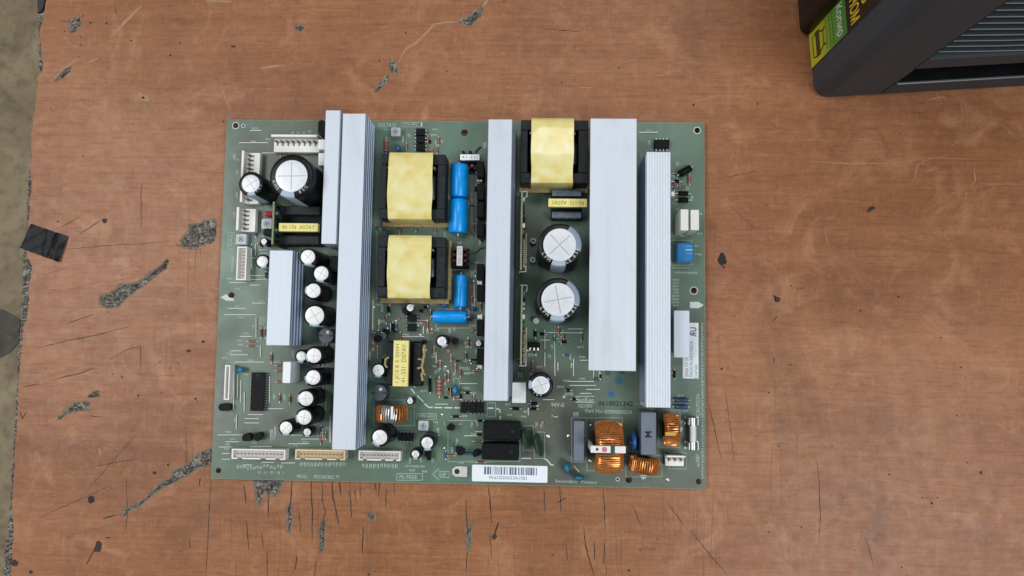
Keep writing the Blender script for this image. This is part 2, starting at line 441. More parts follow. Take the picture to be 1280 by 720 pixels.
chips = [
    [(226, 301), (235, 291), (237, 281), (250, 280), (260, 275), (269, 274), (270, 285), (266, 302), (252, 306), (241, 311), (227, 307)],
    [(125, 378), (126, 371), (140, 365), (150, 359), (150, 355), (160, 357), (172, 354), (190, 341), (205, 330), (209, 325), (207, 335), (190, 347), (176, 358), (165, 366), (155, 374), (148, 382), (135, 384.5), (127, 381)],
    [(72, 524), (82, 514), (92, 505), (98, 503), (111, 504), (110, 511), (100, 512.5), (88, 514)],
    [(112, 495), (117, 491), (122, 489), (123, 494), (117, 496)],
    zm(0, 540, 4, [(610, 415), (615, 400), (690, 360), (740, 320), (790, 270), (860, 225), (870, 195), (940, 165), (970, 130), (1000, 105), (1100, 80), (1100, 150), (1060, 158), (990, 180), (930, 215), (860, 255), (800, 282), (750, 320), (700, 367), (640, 397), (625, 420)]),
    zm(0, 0, 4, [(345, 105), (375, 90), (398, 85), (398, 120), (375, 155), (355, 165), (350, 130)]),
    zm(0, 0, 4, [(275, 402), (300, 375), (330, 345), (350, 338), (345, 352), (310, 385)]),
    zm(320, 0, 3.2, [(812, 82), (850, 70), (878, 42), (905, 28), (897, 60), (860, 97), (820, 92)]),
    zm(320, 0, 3.2, [(530, 255), (555, 245), (565, 290), (540, 282)]),
    zm(320, 0, 3.2, [(475, 362), (500, 325), (530, 300), (526, 322), (490, 358)]),
    [(316, 585), (354, 585), (353, 600), (352, 606), (347, 610), (348, 615), (343, 620), (339, 616), (335, 617), (332, 612), (329, 615), (327, 622), (324, 634), (322, 628), (321, 616), (318, 606)],
    zm(320, 540, 4, [(155, 380), (165, 370), (176, 375), (174, 440), (168, 500), (160, 495)]),
    zm(320, 540, 4, [(560, 405), (580, 410), (592, 430), (575, 442), (562, 430)]),
    zm(320, 540, 4, [(1055, 470), (1072, 462), (1074, 520), (1066, 590), (1056, 590)]),
    zm(320, 540, 4, [(318, 490), (334, 440), (345, 452), (338, 520), (332, 600), (322, 595)]),
    zm(320, 0, 3.2, [(158, 104), (180, 100), (192, 108), (176, 120), (160, 116)]),
    [(176, 121), (179, 119), (181, 122), (179, 124)],
]
LAMT = .0016
holes, lips = [], []
for c in chips:
    p = ccw(wpoly(wig(c, 2.5, .9))); holes.append(grow(p, .0011)); lips.append(p)
core = obj('table', fill(table_outline(core_edge), [], -.026, -LAMT - .0001), CHIP); core['kind'] = 'structure'
lam = obj('laminate', fill(table_outline(lam_edge), holes, -LAMT, 0), WOOD, core)
LIPM = mat('torn_fibre', (.30, .235, .165), .9, 0, .4, 1500, .5, 2500)
lg = ([], [])
for hp, lp in zip(holes, lips):
    n = len(hp); V = [(x, y, -.00008) for x, y in hp] + [(x, y, -LAMT + .0002) for x, y in lp]
    lg = join(lg, (V, [(i, (i + 1) % n, n + (i + 1) % n, n + i) for i in range(n)]))
o = obj('torn_rim', lg, LIPM, core)
# pale gouges and dark cuts in the surface
pale, dark, faint = ([], []), ([], []), ([], [])
def stroke(pts, w, taper=True, jit=.35, step=5):
    P = []
    for i in range(len(pts) - 1):
        a, b = pts[i], pts[i + 1]; k = max(1, int(math.hypot(b[0] - a[0], b[1] - a[1]) / step))
        for q in range(k): t = q / k; P.append((a[0] + (b[0] - a[0]) * t + random.uniform(-jit, jit), a[1] + (b[1] - a[1]) * t + random.uniform(-jit, jit)))
    P.append(pts[-1]); W = wpoly(P); n = len(W)
    ws = [w * .00052 * random.uniform(.6, 1.3) * (max(.15, math.sin(PI * (i + .5) / n)) ** .5 if taper else 1) for i in range(n)]
    return ribbon(W, ws, .00004)
for pts, w in [(zm(0, 0, 4, [(552, 190), (620, 115), (708, 28)]), 4.2), (zm(0, 0, 4, [(255, 412), (330, 335), (395, 290)]), 2.2), (zm(0, 0, 4, [(440, 310), (490, 292)]), 3),
               (zm(320, 0, 3.2, [(570, 250), (600, 195), (650, 165), (715, 95), (820, 84)]), 3.6), (zm(320, 0, 3.2, [(905, 30), (930, -5)]), 3), (zm(320, 0, 3.2, [(20, 272), (110, 262)]), 3),
               (zm(0, 180, 4, [(520, 240), (605, 178)]), 6), (zm(0, 0, 4, [(1105, 430), (1150, 545)]), 2), (zm(0, 0, 4, [(672, 720), (690, 650)]), 2.2), ([(258, 1), (290, 2)], 3),
               (zm(0, 0, 4, [(690, 470), (720, 490), (745, 500)]), 7), (zm(0, 540, 4, [(495, 80), (503, 115)]), 3), (zm(0, 360, 4, [(240, 668), (292, 650)]), 2),
               (zm(880, 150, 3.2, [(250, 55), (325, 38)]), .9), (zm(880, 150, 3.2, [(405, 163), (580, 176), (740, 174)]), 1.3), (zm(880, 150, 3.2, [(740, 174), (920, 150), (1080, 158)]), .7), (zm(880, 150, 3.2, [(600, 70), (690, 90)]), .9),
               (zm(880, 150, 3.2, [(780, 45), (803, 78)]), 1), (zm(880, 150, 3.2, [(832, 252), (850, 200), (862, 170), (890, 180)]), 1.4), (zm(880, 150, 3.2, [(862, 172), (925, 150)]), 1), (zm(880, 150, 3.2, [(870, 205), (940, 195)]), .8), (zm(880, 150, 3.2, [(1047, 318), (1052, 290)]), 1.6), (zm(880, 150, 3.2, [(1065, 270), (1085, 245), (1080, 180)]), 1.3),
               (zm(880, 150, 3.2, [(1100, 255), (1280, 258)]), .9), (zm(880, 150, 3.2, [(1190, 15), (1240, 60)]), .8), (zm(880, 150, 3.2, [(480, 420), (495, 500)]), .9), (zm(660, 0, 3.2, [(640, 415), (760, 382), (840, 385), (925, 398)]), .9), (zm(660, 0, 3.2, [(510, 305), (575, 288)]), 1.1), (zm(660, 0, 3.2, [(380, 250), (440, 235)]), .9), (zm(660, 0, 3.2, [(510, 190), (590, 180)]), 1), (zm(660, 0, 3.2, [(190, 350), (270, 350)]), .9),
               (zm(960, 0, 4, [(800, 500), (860, 485), (890, 488)]), 1.6), (zm(960, 0, 4, [(840, 460), (870, 520)]), 1.2), (zm(960, 0, 4, [(655, 655), (685, 695)]), 1.3), (zm(960, 0, 4, [(965, 520), (975, 600)]), 1), (zm(0, 180, 4, [(940, 640), (1010, 628)]), 1), (zm(960, 540, 4, [(330, 595), (355, 620)]), 2.5), (zm(960, 540, 4, [(85, 690), (110, 690)]), 3.5), (zm(960, 540, 4, [(655, 678), (682, 678)]), 4)]:
    pale = join(pale, stroke(pts, w))
A = lambda pts, w: dark.__class__(join(dark, stroke(pts, w)))
for pts, w in [(zm(320, 540, 4, [(180, 238), (175, 330), (165, 400)]), 1.8), (zm(320, 540, 4, [(278, 235), (276, 300), (282, 400), (280, 550)]), 1.7), (zm(320, 540, 4, [(335, 250), (330, 340), (348, 400), (330, 460)]), 1.3), (zm(320, 540, 4, [(380, 238), (385, 330), (402, 400), (412, 460)]), 2.0), (zm(320, 540, 4, [(418, 238), (424, 320)]), 1.8), (zm(320, 540, 4, [(460, 295), (472, 330), (478, 425)]), 1.8), (zm(320, 540, 4, [(468, 240), (474, 320)]), 1), (zm(320, 540, 4, [(493, 290), (500, 350)]), 1.3), (zm(320, 540, 4, [(520, 240), (522, 320)]), 1), (zm(320, 540, 4, [(592, 243), (602, 300)]), 1.4), (zm(320, 540, 4, [(618, 250), (611, 325)]), 1.5), (zm(320, 540, 4, [(650, 285), (650, 372)]), 1.4), (zm(320, 540, 4, [(690, 245), (692, 310)]), 1),
               (zm(320, 540, 4, [(537, 470), (530, 610)]), 1.5), (zm(320, 540, 4, [(1048, 340), (1055, 470)]), 1.5), (zm(320, 540, 4, [(1056, 600), (1050, 690)]), 1.4), (zm(320, 540, 4, [(1162, 258), (1170, 350), (1178, 460)]), 1.5), (zm(320, 540, 4, [(1215, 450), (1196, 500), (1192, 535)]), 2.6), (zm(320, 540, 4, [(1172, 520), (1178, 640)]), 1), (zm(320, 540, 4, [(60, 300), (62, 430)]), 1.5), (zm(320, 540, 4, [(30, 500), (36, 580)]), 1), (zm(320, 540, 4, [(55, 600), (56, 720)]), 1.2), (zm(320, 540, 4, [(205, 620), (196, 690)]), 1.2), (zm(320, 540, 4, [(300, 640), (292, 720)]), 1), (zm(320, 540, 4, [(218, 400), (222, 500)]), .9),
               (zm(640, 540, 4, [(238, 270), (245, 400)]), 1.2), (zm(640, 540, 4, [(455, 280), (462, 380), (465, 490)]), 1.2), (zm(640, 540, 4, [(358, 470), (368, 570), (410, 720)]), 1.5), (zm(640, 540, 4, [(412, 545), (412, 640)]), 1.3), (zm(640, 540, 4, [(462, 560), (458, 660)]), 1.4), (zm(640, 540, 4, [(270, 560), (276, 640)]), 1.2), (zm(640, 540, 4, [(225, 352), (248, 342), (268, 330)]), 1.8), (zm(640, 540, 4, [(160, 270), (164, 400)]), 1), (zm(640, 540, 4, [(605, 370), (650, 480)]), 1), (zm(640, 540, 4, [(890, 490), (930, 540), (1070, 710)]), .9), (zm(640, 540, 4, [(770, 340), (860, 470)]), .8),
               (zm(0, 180, 4, [(706, 200), (706, 420)]), 1), (zm(0, 180, 4, [(285, 425), (400, 365)]), .9), (zm(0, 180, 4, [(400, 450), (500, 385), (545, 370)]), .9), (zm(0, 180, 4, [(330, 528), (500, 510), (680, 500), (825, 492)]), .8), (zm(0, 180, 4, [(740, 670), (800, 618), (838, 578)]), 2.0), (zm(0, 180, 4, [(880, 505), (905, 510)]), 1),
               (zm(0, 360, 4, [(190, 300), (330, 265), (480, 235), (640, 195)]), 1.1), (zm(0, 360, 4, [(330, 180), (470, 130)]), .9), (zm(0, 360, 4, [(255, 462), (400, 425), (470, 400)]), 1), (zm(0, 360, 4, [(550, 358), (640, 305), (704, 290), (704, 420)]), .8), (zm(0, 360, 4, [(120, 495), (188, 480)]), 1), (zm(0, 360, 4, [(450, 640), (510, 646)]), 1.1), (zm(0, 360, 4, [(100, 620), (115, 650), (130, 625)]), 2), (zm(0, 360, 4, [(440, 545), (492, 535)]), 2.2),
               (zm(0, 540, 4, [(515, 432), (545, 425), (580, 415)]), 1.6), (zm(0, 540, 4, [(490, 565), (460, 610), (430, 665)]), 1.8), (zm(0, 540, 4, [(632, 230), (636, 430), (628, 500)]), .9), (zm(0, 540, 4, [(930, 0), (932, 230)]), .8), (zm(0, 540, 4, [(1055, 235), (1045, 420), (1035, 620), (1030, 720)]), 1.1), (zm(0, 540, 4, [(1000, 235), (997, 270)]), 2), (zm(0, 540, 4, [(1220, 260), (1230, 360)]), 1.6), (zm(0, 540, 4, [(1232, 440), (1245, 590)]), 1.3), (zm(0, 540, 4, [(945, 530), (950, 580)]), 1.3), (zm(0, 540, 4, [(440, 180), (700, 130)]), .8), (zm(0, 540, 4, [(200, 425), (430, 325), (560, 265)]), .8), (zm(0, 540, 4, [(420, 310), (560, 150), (680, 10)]), .7),
               (zm(0, 0, 4, [(300, 105), (345, 108)]), 1), (zm(0, 0, 4, [(575, 35), (585, 80)]), .8), (zm(0, 0, 4, [(402, 280), (385, 290)]), 1.2), (zm(0, 0, 4, [(310, 370), (345, 343)]), 1.4), (zm(660, 0, 3.2, [(58, 116), (210, 127)]), 1.1), (zm(880, 350, 3.2, [(18, 490), (70, 720)]), .9), (zm(880, 350, 3.2, [(85, 440), (120, 720)]), .8), (zm(880, 350, 3.2, [(276, 162), (292, 146)]), 1.4), (zm(880, 350, 3.2, [(280, 310), (280, 333)]), 1), (zm(960, 540, 4, [(244, 145), (256, 250), (262, 430), (253, 545)]), .9), (zm(960, 540, 4, [(490, 530), (530, 680)]), .9), (zm(880, 150, 3.2, [(60, 235), (210, 205)]), .7), (zm(880, 150, 3.2, [(60, 300), (230, 460)]), .6), (zm(880, 350, 3.2, [(370, 40), (398, 30)]), 1)]:
    dark = join(dark, stroke(pts, w))
for i in range(115):
    x = random.choice([random.uniform(250, 900), random.uniform(290, 520), random.uniform(640, 900)]); y = random.uniform(600, 700); L = random.uniform(15, 90); dx = random.uniform(-.06, .06) * L
    faint = join(faint, stroke([(x, y), (x + dx, min(y + L, 735))], random.uniform(.25, .55)))
for i in range(55):
    x = random.uniform(20, 250); y = random.uniform(330, 700); L = random.uniform(15, 70); a = random.uniform(-.5, .05)
    faint = join(faint, stroke([(x, y), (x + L * math.cos(a), y + L * math.sin(a))], random.uniform(.3, .6)))
for i in range(40):
    x = random.choice([random.uniform(165, 275), random.uniform(880, 1010)]); y = random.uniform(180, 640); L = random.uniform(15, 80)
    faint = join(faint, stroke([(x, y), (x + random.uniform(-3, 3), y + L)], random.uniform(.3, .6)))
def blobs(pts, seed=0):
    g = ([], [])
    for x, y, rx, ry, rot in pts:
        n = 14; P = []
        for k in range(n):
            a = 2 * PI * k / n; r = random.uniform(.75, 1.2)
            u, v = rx * r * math.cos(a), ry * r * math.sin(a)
            P.append((x + u * math.cos(rot) - v * math.sin(rot), y + u * math.sin(rot) + v * math.cos(rot)))
        W = ccw(wpoly(P)); g = join(g, ([(a, b, .00005) for a, b in W], [tuple(range(n))]))
    return g
specks = [(1123, 371, 1.6, 1.1, 0), (958, 256, 1.2, 1, 0), (867, 131, 1.6, 1.8, 0), (947, 130, 1.5, 1, 0), (173, 494.5, 1.4, 1.4, 0), (113, 28.5, 1.4, 1.2, 0), (133, 29, 1.6, 1.6, 0), (164, 51, 1.4, 1, .4), (225.5, 54, 1.4, 1, 0), (292, 58, 3.2, 1.4, 0), (213, 69, 1.2, 1.6, 0), (104.5, 20, .9, .9, 0), (101, 46, .9, 1, 0), (101, 56, 1.3, .9, 0), (179, 122, 2, 1.8, .6), (63, 136, .9, .9, 0), (279, 152, 1, 1.4, 0), (104, 195, 1, 1, 0), (72.5, 277, 2, .8, -.3), (131, 276, 3.5, 3.2, 0), (282, 236, 1.2, 2.4, 0),
          (244.5, 498.5, 2, 1.2, 0), (236, 438.5, 3, 1.8, 0), (254, 427, 2.2, 1.8, .3), (152, 471, 1.2, 1.2, 0), (200, 452, .9, .9, 0), (223, 454, 1, .9, 0), (213, 460, 1, 1, 0), (141, 468, .9, .9, 0), (202, 491, 1, 1, 0), (156, 487, .9, .9, 0), (135, 390, .9, .9, 0), (18.5, 704, 4.5, 4.5, 0), (38.5, 715, 3, 2.6, 0), (123, 683, 4.5, 8, .35), (135, 672, 3.5, .9, 0), (193, 591, 2.6, 2.2, 0), (210, 581, 1.5, 2, 0), (618, 671, 3, 3.5, 0), (786, 713, 2.2, 1.3, 0), (800, 687.5, 1.2, 1.2, 0), (821, 674, 1, 1, 0), (691, 694, 1.4, 1, 0), (461, 718, 2, 1.6, 0),
          (902, 461, 2.2, 1.2, -.5), (910, 460, 2, .7, 0), (988.5, 456, 1.6, .9, .2), (961, 490.5, 1.2, 1.2, 0), (1176, 422, 1.3, 1, 0), (1201, 459, 2, .8, 0), (1196, 519.5, 1.4, 1, 0), (1040, 557.5, 1, 1, 0), (1111.5, 593, 1.2, 1.2, 0), (1164.5, 629, 1.6, 1.8, 0), (1172, 622, 1, 1, 0), (1153, 622, 1, 1, 0), (1226, 591, 1.8, 2, .6), (1209, 578, 1, 1, 0), (1127, 709, 1, 1, 0), (1002, 659, 1.4, 1, 0), (961, 665, 1, 1, 0), (973, 558, 1.2, .9, 0), (1076, 389, 1, 1, 0), (989, 357, 1.2, 1, 0), (1075, 388, 1.1, .9, 0), (560, 40, .8, .8, 0), (559, 89, 1, .9, 0), (702, 103, 1, 1, 0), (718, 58, .9, .9, 0), (774, 85, 1, 1, 0), (630, 2, 1.4, 1, 0), (507, 41, .9, 1.6, 0), (474, 76, 1.5, 1, .7)]
for i in range(170): specks.append((random.uniform(40, 1275), random.uniform(5, 715), random.uniform(.35, .8), random.uniform(.35, .8), 0))
DIRT = mat('scratch_dirt', (.052, .034, .027), .8, 0, .4, 900)
FAINT = mat('shallow_cut', (.185, .090, .052), .7, 0, .3, 900)
o = obj('gouges', pale, mat('pale_fibre', (.37, .225, .130), .9, 0, .35, 1500, .5, 2500), core); o['kind'] = 'stuff'
o = obj('cuts', dark, DIRT, core); o['kind'] = 'stuff'
o = obj('fine_scratches', faint, FAINT, core); o['kind'] = 'stuff'
o = obj('specks', blobs(specks), mat('speck_dirt', (.045, .026, .022), .8), core); o['kind'] = 'stuff'
obj('burn_mark', blobs([(902.5, 324.5, 5.8, 8.2, -.12), (904.5, 334, 1.5, 1.6, 0)]), mat('char', (.012, .011, .010), .75, 0, .3, 900), core)
obj('screw_hole', blobs([(114.3, 624.8, 4.6, 4.4, 0)]), HOLE, core)
ep = ccw(wpoly([(47, -60), (54, -60), (56, -2), (55, 6), (52, 14), (47, 16)]))
obj('edge_band', prism(ep, -.024, .0002), mat('edge_black', (.02, .018, .017), .6), core)

# black tape on the table edge
def tape_piece():
    c = [at(39, 280, 0), at(86, 296, 0), at(75, 328, 0), at(26, 310, 0)]; nx, ny = 22, 14; V = []; Fc = []
    o = sum((Vector(q) for q in c), Vector()) / 4
    for s in (1, 0):
        for j in range(ny + 1):
            for i in range(nx + 1):
                u, v = i / nx, j / ny
                p = (c[0] * (1 - u) + c[1] * u) * (1 - v) + (c[3] * (1 - u) + c[2] * u) * v
                fold = .0007 * math.exp(-((u - .73) / .04) ** 2) + .0004 * math.exp(-((u - .52 - .08 * v) / .05) ** 2) + .0003 * math.sin(9 * u + 5 * v) ** 2
                if v in (0, 1): p = p + Vector((random.uniform(-.0003, .0003), random.uniform(-.0003, .0003), 0))
                lift = .0012 * max(0, u - .8) / .2 * v
                V.append((p.x - o.x, p.y - o.y, .0003 + (.00022 if s else 0) + fold + lift + random.uniform(0, .00012)))
    n = (nx + 1) * (ny + 1)
    for j in range(ny):
        for i in range(nx):
            a = j * (nx + 1) + i
            Fc.append((a, a + nx + 1, a + nx + 2, a + 1)); Fc.append((n + a, n + a + 1, n + a + nx + 2, n + a + nx + 1))
    rim = [i for i in range(nx + 1)] + [j * (nx + 1) + nx for j in range(1, ny + 1)] + [ny * (nx + 1) + i for i in range(nx - 1, -1, -1)] + [j * (nx + 1) for j in range(ny - 1, 0, -1)]
    for k in range(len(rim)):
        a, b = rim[k], rim[(k + 1) % len(rim)]; Fc.append((a, b, n + b, n + a))
    return (V, Fc), (o.x, o.y, 0)
g, l = tape_piece()
o = obj('adhesive_tape', g, mat('vinyl_tape', (.007, .008, .010), .42, 0, .3, 300, .12, 500, spec=.14), None, l, smooth=40)
tag(o, 'crumpled piece of black tape stuck on the worn left table edge', 'tape')
def crumb(px, py, pts, h, name, label):
    c = at(px, py, 0); P = ccw([tuple((at(px + x, py + y, 0) - c)[:2]) for x, y in pts]); n = len(P)
    V = [(x, y, .0001) for x, y in P] + [(x * .8, y * .8, h * random.uniform(.7, 1.2)) for x, y in P]
    o = obj(name, (V, [tuple(range(n, 2 * n))] + [(i, (i + 1) % n, n + (i + 1) % n, n + i) for i in range(n)]), mat('crumb_black', (.016, .015, .015), .6), None, (c.x, c.y, 0))
    tag(o, label, 'crumb')
crumb(1088, 262, [(-5, 4), (-1, -1), (1, -3.5), (4.5, -3.5), (5.5, -1), (2, 0), (0, 1), (-3, 3)], .0015, 'debris_crumb', 'small bent black crumb lying on bare wood below the dark machine')
crumb(971, 374, [(-4.5, -5.5), (-1, -3), (3, -2), (4, 1), (2, 3.5), (-2, 3), (-3, -1)], .0016, 'debris_crumb', 'ragged dark grey crumb on the wood right of the board arrow mark')

# ================================================================== DARK MACHINE, top right
PRZ = math.radians(3.7)
pc = at(1016, 124, 0)          # front-left foot of the housing
printer = empty('printer', (pc.x, pc.y, 0), None, PRZ)
tag(printer, 'dark grey office machine with vent ridges and a green sticker on its side', 'printer')
CH = mat('charcoal_housing', (.058, .070, .083), .55, 0, .08, 90, .08, 1800, spec=.25)
GB = mat('glossy_black_housing', (.007, .008, .009), .30, 0, .15, 100, spec=.10)
PM = Matrix.Translation((pc.x, pc.y, 0)) @ Matrix.Rotation(PRZ, 4, 'Z'); PMI = PM.inverted()
def pl(px, py, axis, val):     # pixel -> point on the machine's plane (local axis = val)
    o = PMI @ CAM; d = PMI.to_3x3() @ ray(px, py); t = (val - o[axis]) / d[axis]; return o + d * t
PW, PD, PH, PR = .36, .30, .26, .009
def rr_outline(w, d, r, n=6):
    P = []
    for cx, cy, a0 in ((r, r, PI), (w - r, r, 1.5 * PI), (w - r, d - r, 0), (r, d - r, .5 * PI)):
        for k in range(n + 1): a = a0 + .5 * PI * k / n; P.append((cx + r * math.cos(a), cy + r * math.sin(a)))
    return P
# slot, measured on the front face
sA, sB = pl(1121, 103, 1, 0), pl(1147, 86, 1, 0)
z_sl0, z_sl1, x_sl0 = sA.z, sB.z, sA.x
gA = pl(1156, 76, 1, 0); gx0, gz0 = gA.x, gA.z + .001
gz1 = pl(1262, 0, 1, 0).z + .05
x1 = PW - .012
def housing():
    # shell built as strips of wall around two openings of the front face
    O = rr_outline(PW, PD, PR); n = len(O)
    V = [(x, y, z) for z in (0.003, PH) for x, y in O]; Fc = [tuple(range(n, 2 * n))]
    fi = 6                     # edge fi -> fi+1 is the flat front
    for i in range(n):
        if i == fi: continue
        Fc.append((i, (i + 1) % n, n + (i + 1) % n, n + i))
    xs = [PR, x_sl0, gx0, x1, PW - PR]; zs = [.003, z_sl0, z_sl1, gz0, gz1, PH]
    b = len(V)
    for z in zs:
        for x in xs: V.append((x, 0, z))
    for j in range(len(zs) - 1):
        for i in range(len(xs) - 1):
            if j == 1 and 1 <= i <= 2: continue
            if j == 3 and i == 2: continue
            a = b + j * 5 + i; Fc.append((a, a + 1, a + 6, a + 5))
    def recess(xa, xb, za, zb, d):
        m = len(V); V.extend([(xa, 0, za), (xb, 0, za), (xb, 0, zb), (xa, 0, zb), (xa, d, za), (xb, d, za), (xb, d, zb), (xa, d, zb)])
        Fc.extend([(m, m + 4, m + 5, m + 1), (m + 1, m + 5, m + 6, m + 2), (m + 2, m + 6, m + 7, m + 3), (m + 3, m + 7, m + 4, m), (m + 4, m + 7, m + 6, m + 5)])
    recess(x_sl0, x1, z_sl0, z_sl1, .03); recess(gx0, x1, gz0, gz1, .005)
    return V, Fc
hg = housing(); ho = obj('housing', hg, CH, printer, smooth=40); ho.data.materials.append(GB)
for p in list(ho.data.polygons)[-10:-5]: p.material_index = 1  # slot recess faces set black, its shade put into the colour
obj('slot_lip', box(x1 - x_sl0, .0016, .0014, z_sl0 - .0014, (x1 + x_sl0) / 2, -.0006, .0005), mat('lip_highlight', (.10, .11, .12), .3), printer)  # paler than the housing: edge highlight painted on the lip
obj('slot_shade', box(x1 - x_sl0 - .002, .001, z_sl1 - z_sl0 - .002, z_sl0 + .001, (x1 + x_sl0) / 2, .027), GB, printer)  # black sheet standing in for the shade inside the slot
GRM = mat('grille_plastic', (.055, .068, .075), .35, 0, .1, 200); gn = 17
for k in range(gn):
    t = k / (gn - 1); zc = gz0 + .003 + (gz1 - gz0 - .005) * t; P = []; W = x1 - gx0
    for q in range(11):
        u = q / 10; P.append((gx0 + .0003 + (W - .0006) * u, .0035 + .0005 * math.sin(PI * u), zc + .010 * max(0, 1 - u / .42) ** 2 - .003))
    g = ([], [])
    V = []; Fc = []
    for (x, y, z) in P: V += [(x, y - .0025, z + .0007), (x, y - .0025, z - .0007), (x, y + .0014, z - .0018), (x, y + .0014, z - .0006)]
    for q in range(10):
        for e in range(4): Fc.append((q * 4 + e, q * 4 + (e + 1) % 4, q * 4 + 4 + (e + 1) % 4, q * 4 + 4 + e))
    Fc += [(3, 2, 1, 0), (40, 41, 42, 43)]
    sl = obj('grille_slat', (V, Fc), GRM, printer)
    obj('slat_highlight', tube([(x, y - .0027, z + .0004) for x, y, z in P], .00030, 5), mat('slat_highlight_grey', (.40, .42, .43), .3, .4), sl)  # pale tube painted as the highlight on the slat's edge
rb0 = pl(1003, 47, 2, 0.0); rbx = pl(994, 25, 2, 0.0).x
obj('rear_body', box(.06, PD - rb0.y + .01, PH - .02, .003, .03 + rbx, (PD + rb0.y) / 2 + .005, .004), GB, printer, smooth=40)
# sticker on the left side wall (local x = 0), lettering upright
SX = -.0003
q0, q1 = pl(1009, 46, 0, 0), pl(1018, 83, 0, 0)   # lower rear, lower front corner
q2 = pl(1060, 37, 0, 0)                           # green part ends here, front edge
yF, yR = q1.y, q0.y; zS0 = (q0.z + q1.z) / 2; zG = q2.z
yF = max(yF, PR + .001); wS = yR - yF
def side(g, y, z, off):        # flat x-y geometry onto the left wall: x -> towards the front, y -> up
    return [(SX - off, y - v[0], z + v[1]) for v in g[0]], g[1]
def quad(w, h): return [(-w / 2, -h / 2, 0), (w / 2, -h / 2, 0), (w / 2, h / 2, 0), (-w / 2, h / 2, 0)], [(0, 1, 2, 3)]
ym = (yF + yR) / 2; zMid = zS0 + (zG - zS0) * .52
stk = obj('sticker', box(.0003, wS + .001, .120, zS0 - .0005, SX + .00015, ym), mat('sticker_black', (.012, .012, .013), .4), printer)
def stm(): 
    m, nt, b = nt_mat('sticker_green'); N = NT(nt)
    s = nt.nodes.new('ShaderNodeSeparateXYZ'); nt.links.new(N.tc.outputs['Object'], s.inputs[0])
    nt.links.new(N.ramp(N.rng(s.outputs['Z'], zS0, zG, 0, 1), [(.25, (.62, .62, .02)), (.62, (.14, .36, .04)), (1, (.05, .26, .05))]), b.inputs['Base Color']); b.inputs['Roughness'].default_value = .4
    return m
obj('green_field', side(quad(wS, zG - zS0), ym, (zS0 + zG) / 2, .0001), stm(), stk)
hS = zG - zS0
obj('white_word', side(text_fit('Копир', wS * .80, hS * .20), ym, zS0 + hS * .83, .0002), mat('sticker_white', (.9, .92, .9), .5), stk)
sg = ([], [])
for k in range(3):
    x = -wS * .40
    while x < wS * .40:
        w = random.uniform(.0008, .0018); sg = join(sg, side(([(x, -.0004, 0), (x + w, -.0004, 0), (x + w, .0004, 0), (x, .0004, 0)], [(0, 1, 2, 3)]), ym, zS0 + hS * (.66 - .085 * k), .0002)); x += w + .0006
obj('small_print', sg, mat('sticker_ink', (.02, .04, .012), .6), stk)
ic = wS * .36
ig = join(side(ribbon([(-ic, hS * .04), (ic, hS * .04)], hS * .11, 0), ym, zS0 + hS * .20, .0002),
          *[side(ribbon(p, hS * .022, 0), ym, zS0 + hS * .20, .00025) for p in ([(-ic * .8, hS * .08), (-ic * .55, hS * .20), (ic * .5, hS * .20), (ic * .85, hS * .08)], [(-ic * .9, 0), (-ic * .8, -hS * .10), (ic * .8, -hS * .10), (ic * .9, 0)], [(-ic * .55, hS * .2), (-ic * .7, hS * .26)], [(ic * .5, hS * .2), (ic * .65, hS * .26)])])
obj('icon', ig, mat('sticker_brown', (.07, .055, .012), .6), stk)
YL = mat('sticker_yellow', (.85, .66, .02), .5)
obj('yellow_word', side(text_fit('НОМ', wS * .62, hS * .21, bold=.02), ym - wS * .12, zG + hS * .20, .0002), YL, stk)
obj('yellow_word', side(text_fit('РВ', wS * .38, hS * .21, bold=.02), ym - wS * .02, zG + hS * .47, .0002), YL, stk)
obj('blue_patch', side(quad(wS * .35, hS * .3), ym - wS * .3, zG + hS * .90, .0002), mat('sticker_blue', (.03, .25, .60), .5), stk)

# ================================================================== CIRCUIT BOARD
board = empty('circuit_board', (0, 0, ZB - .0016))
tag(board, 'green power supply circuit board crowded with capacitors, transformers and aluminium heatsinks', 'circuit board')
BZ = Vector((0, 0, -(ZB - .0016)))
def part(name, geo, m, loc, parent=None, **k):    # loc in world; a part of the board, or a sub-part in its parent's own frame
    if parent is None: return obj(name, geo, m, board, Vector(loc) + BZ, **k)
    return obj(name, geo, m, parent, loc, **k)
cor = [onb(284, 150), onb(880, 153.5), onb(881.5, 611), onb(264, 598)]
bx0 = (cor[0].x + cor[3].x) / 2; bx1 = (cor[1].x + cor[2].x) / 2; by1 = (cor[0].y + cor[1].y) / 2; by0 = (cor[2].y + cor[3].y) / 2
hl = [(294.6, 157, 3.5), (580.6, 166, 4.4), (871.5, 163, 3.6), (289.3, 369, 3.9), (867.3, 363.3, 3.9), (273, 588, 3.4), (786, 599.3, 4.3), (873.2, 602, 3.5), (772, 599, 1.4), (304.2, 157.3, 1.4), (573, 589.5, 1.5)]
holes_b = []
for x, y, r in hl:
    c = onb(x, y); rr = r * .000516; n = 16; holes_b.append([(c.x + rr * math.cos(2 * PI * k / n), c.y + rr * math.sin(2 * PI * k / n)) for k in range(n)])
sub = part('substrate', fill([(bx0, by0), (bx1, by0), (bx1, by1), (bx0, by1)], holes_b, ZB - .0016, ZB), PCB, (0, 0, 0))
EDG = mat('board_edge', (.27, .29, .19), .7, 0, .2, 900)
e = .00025
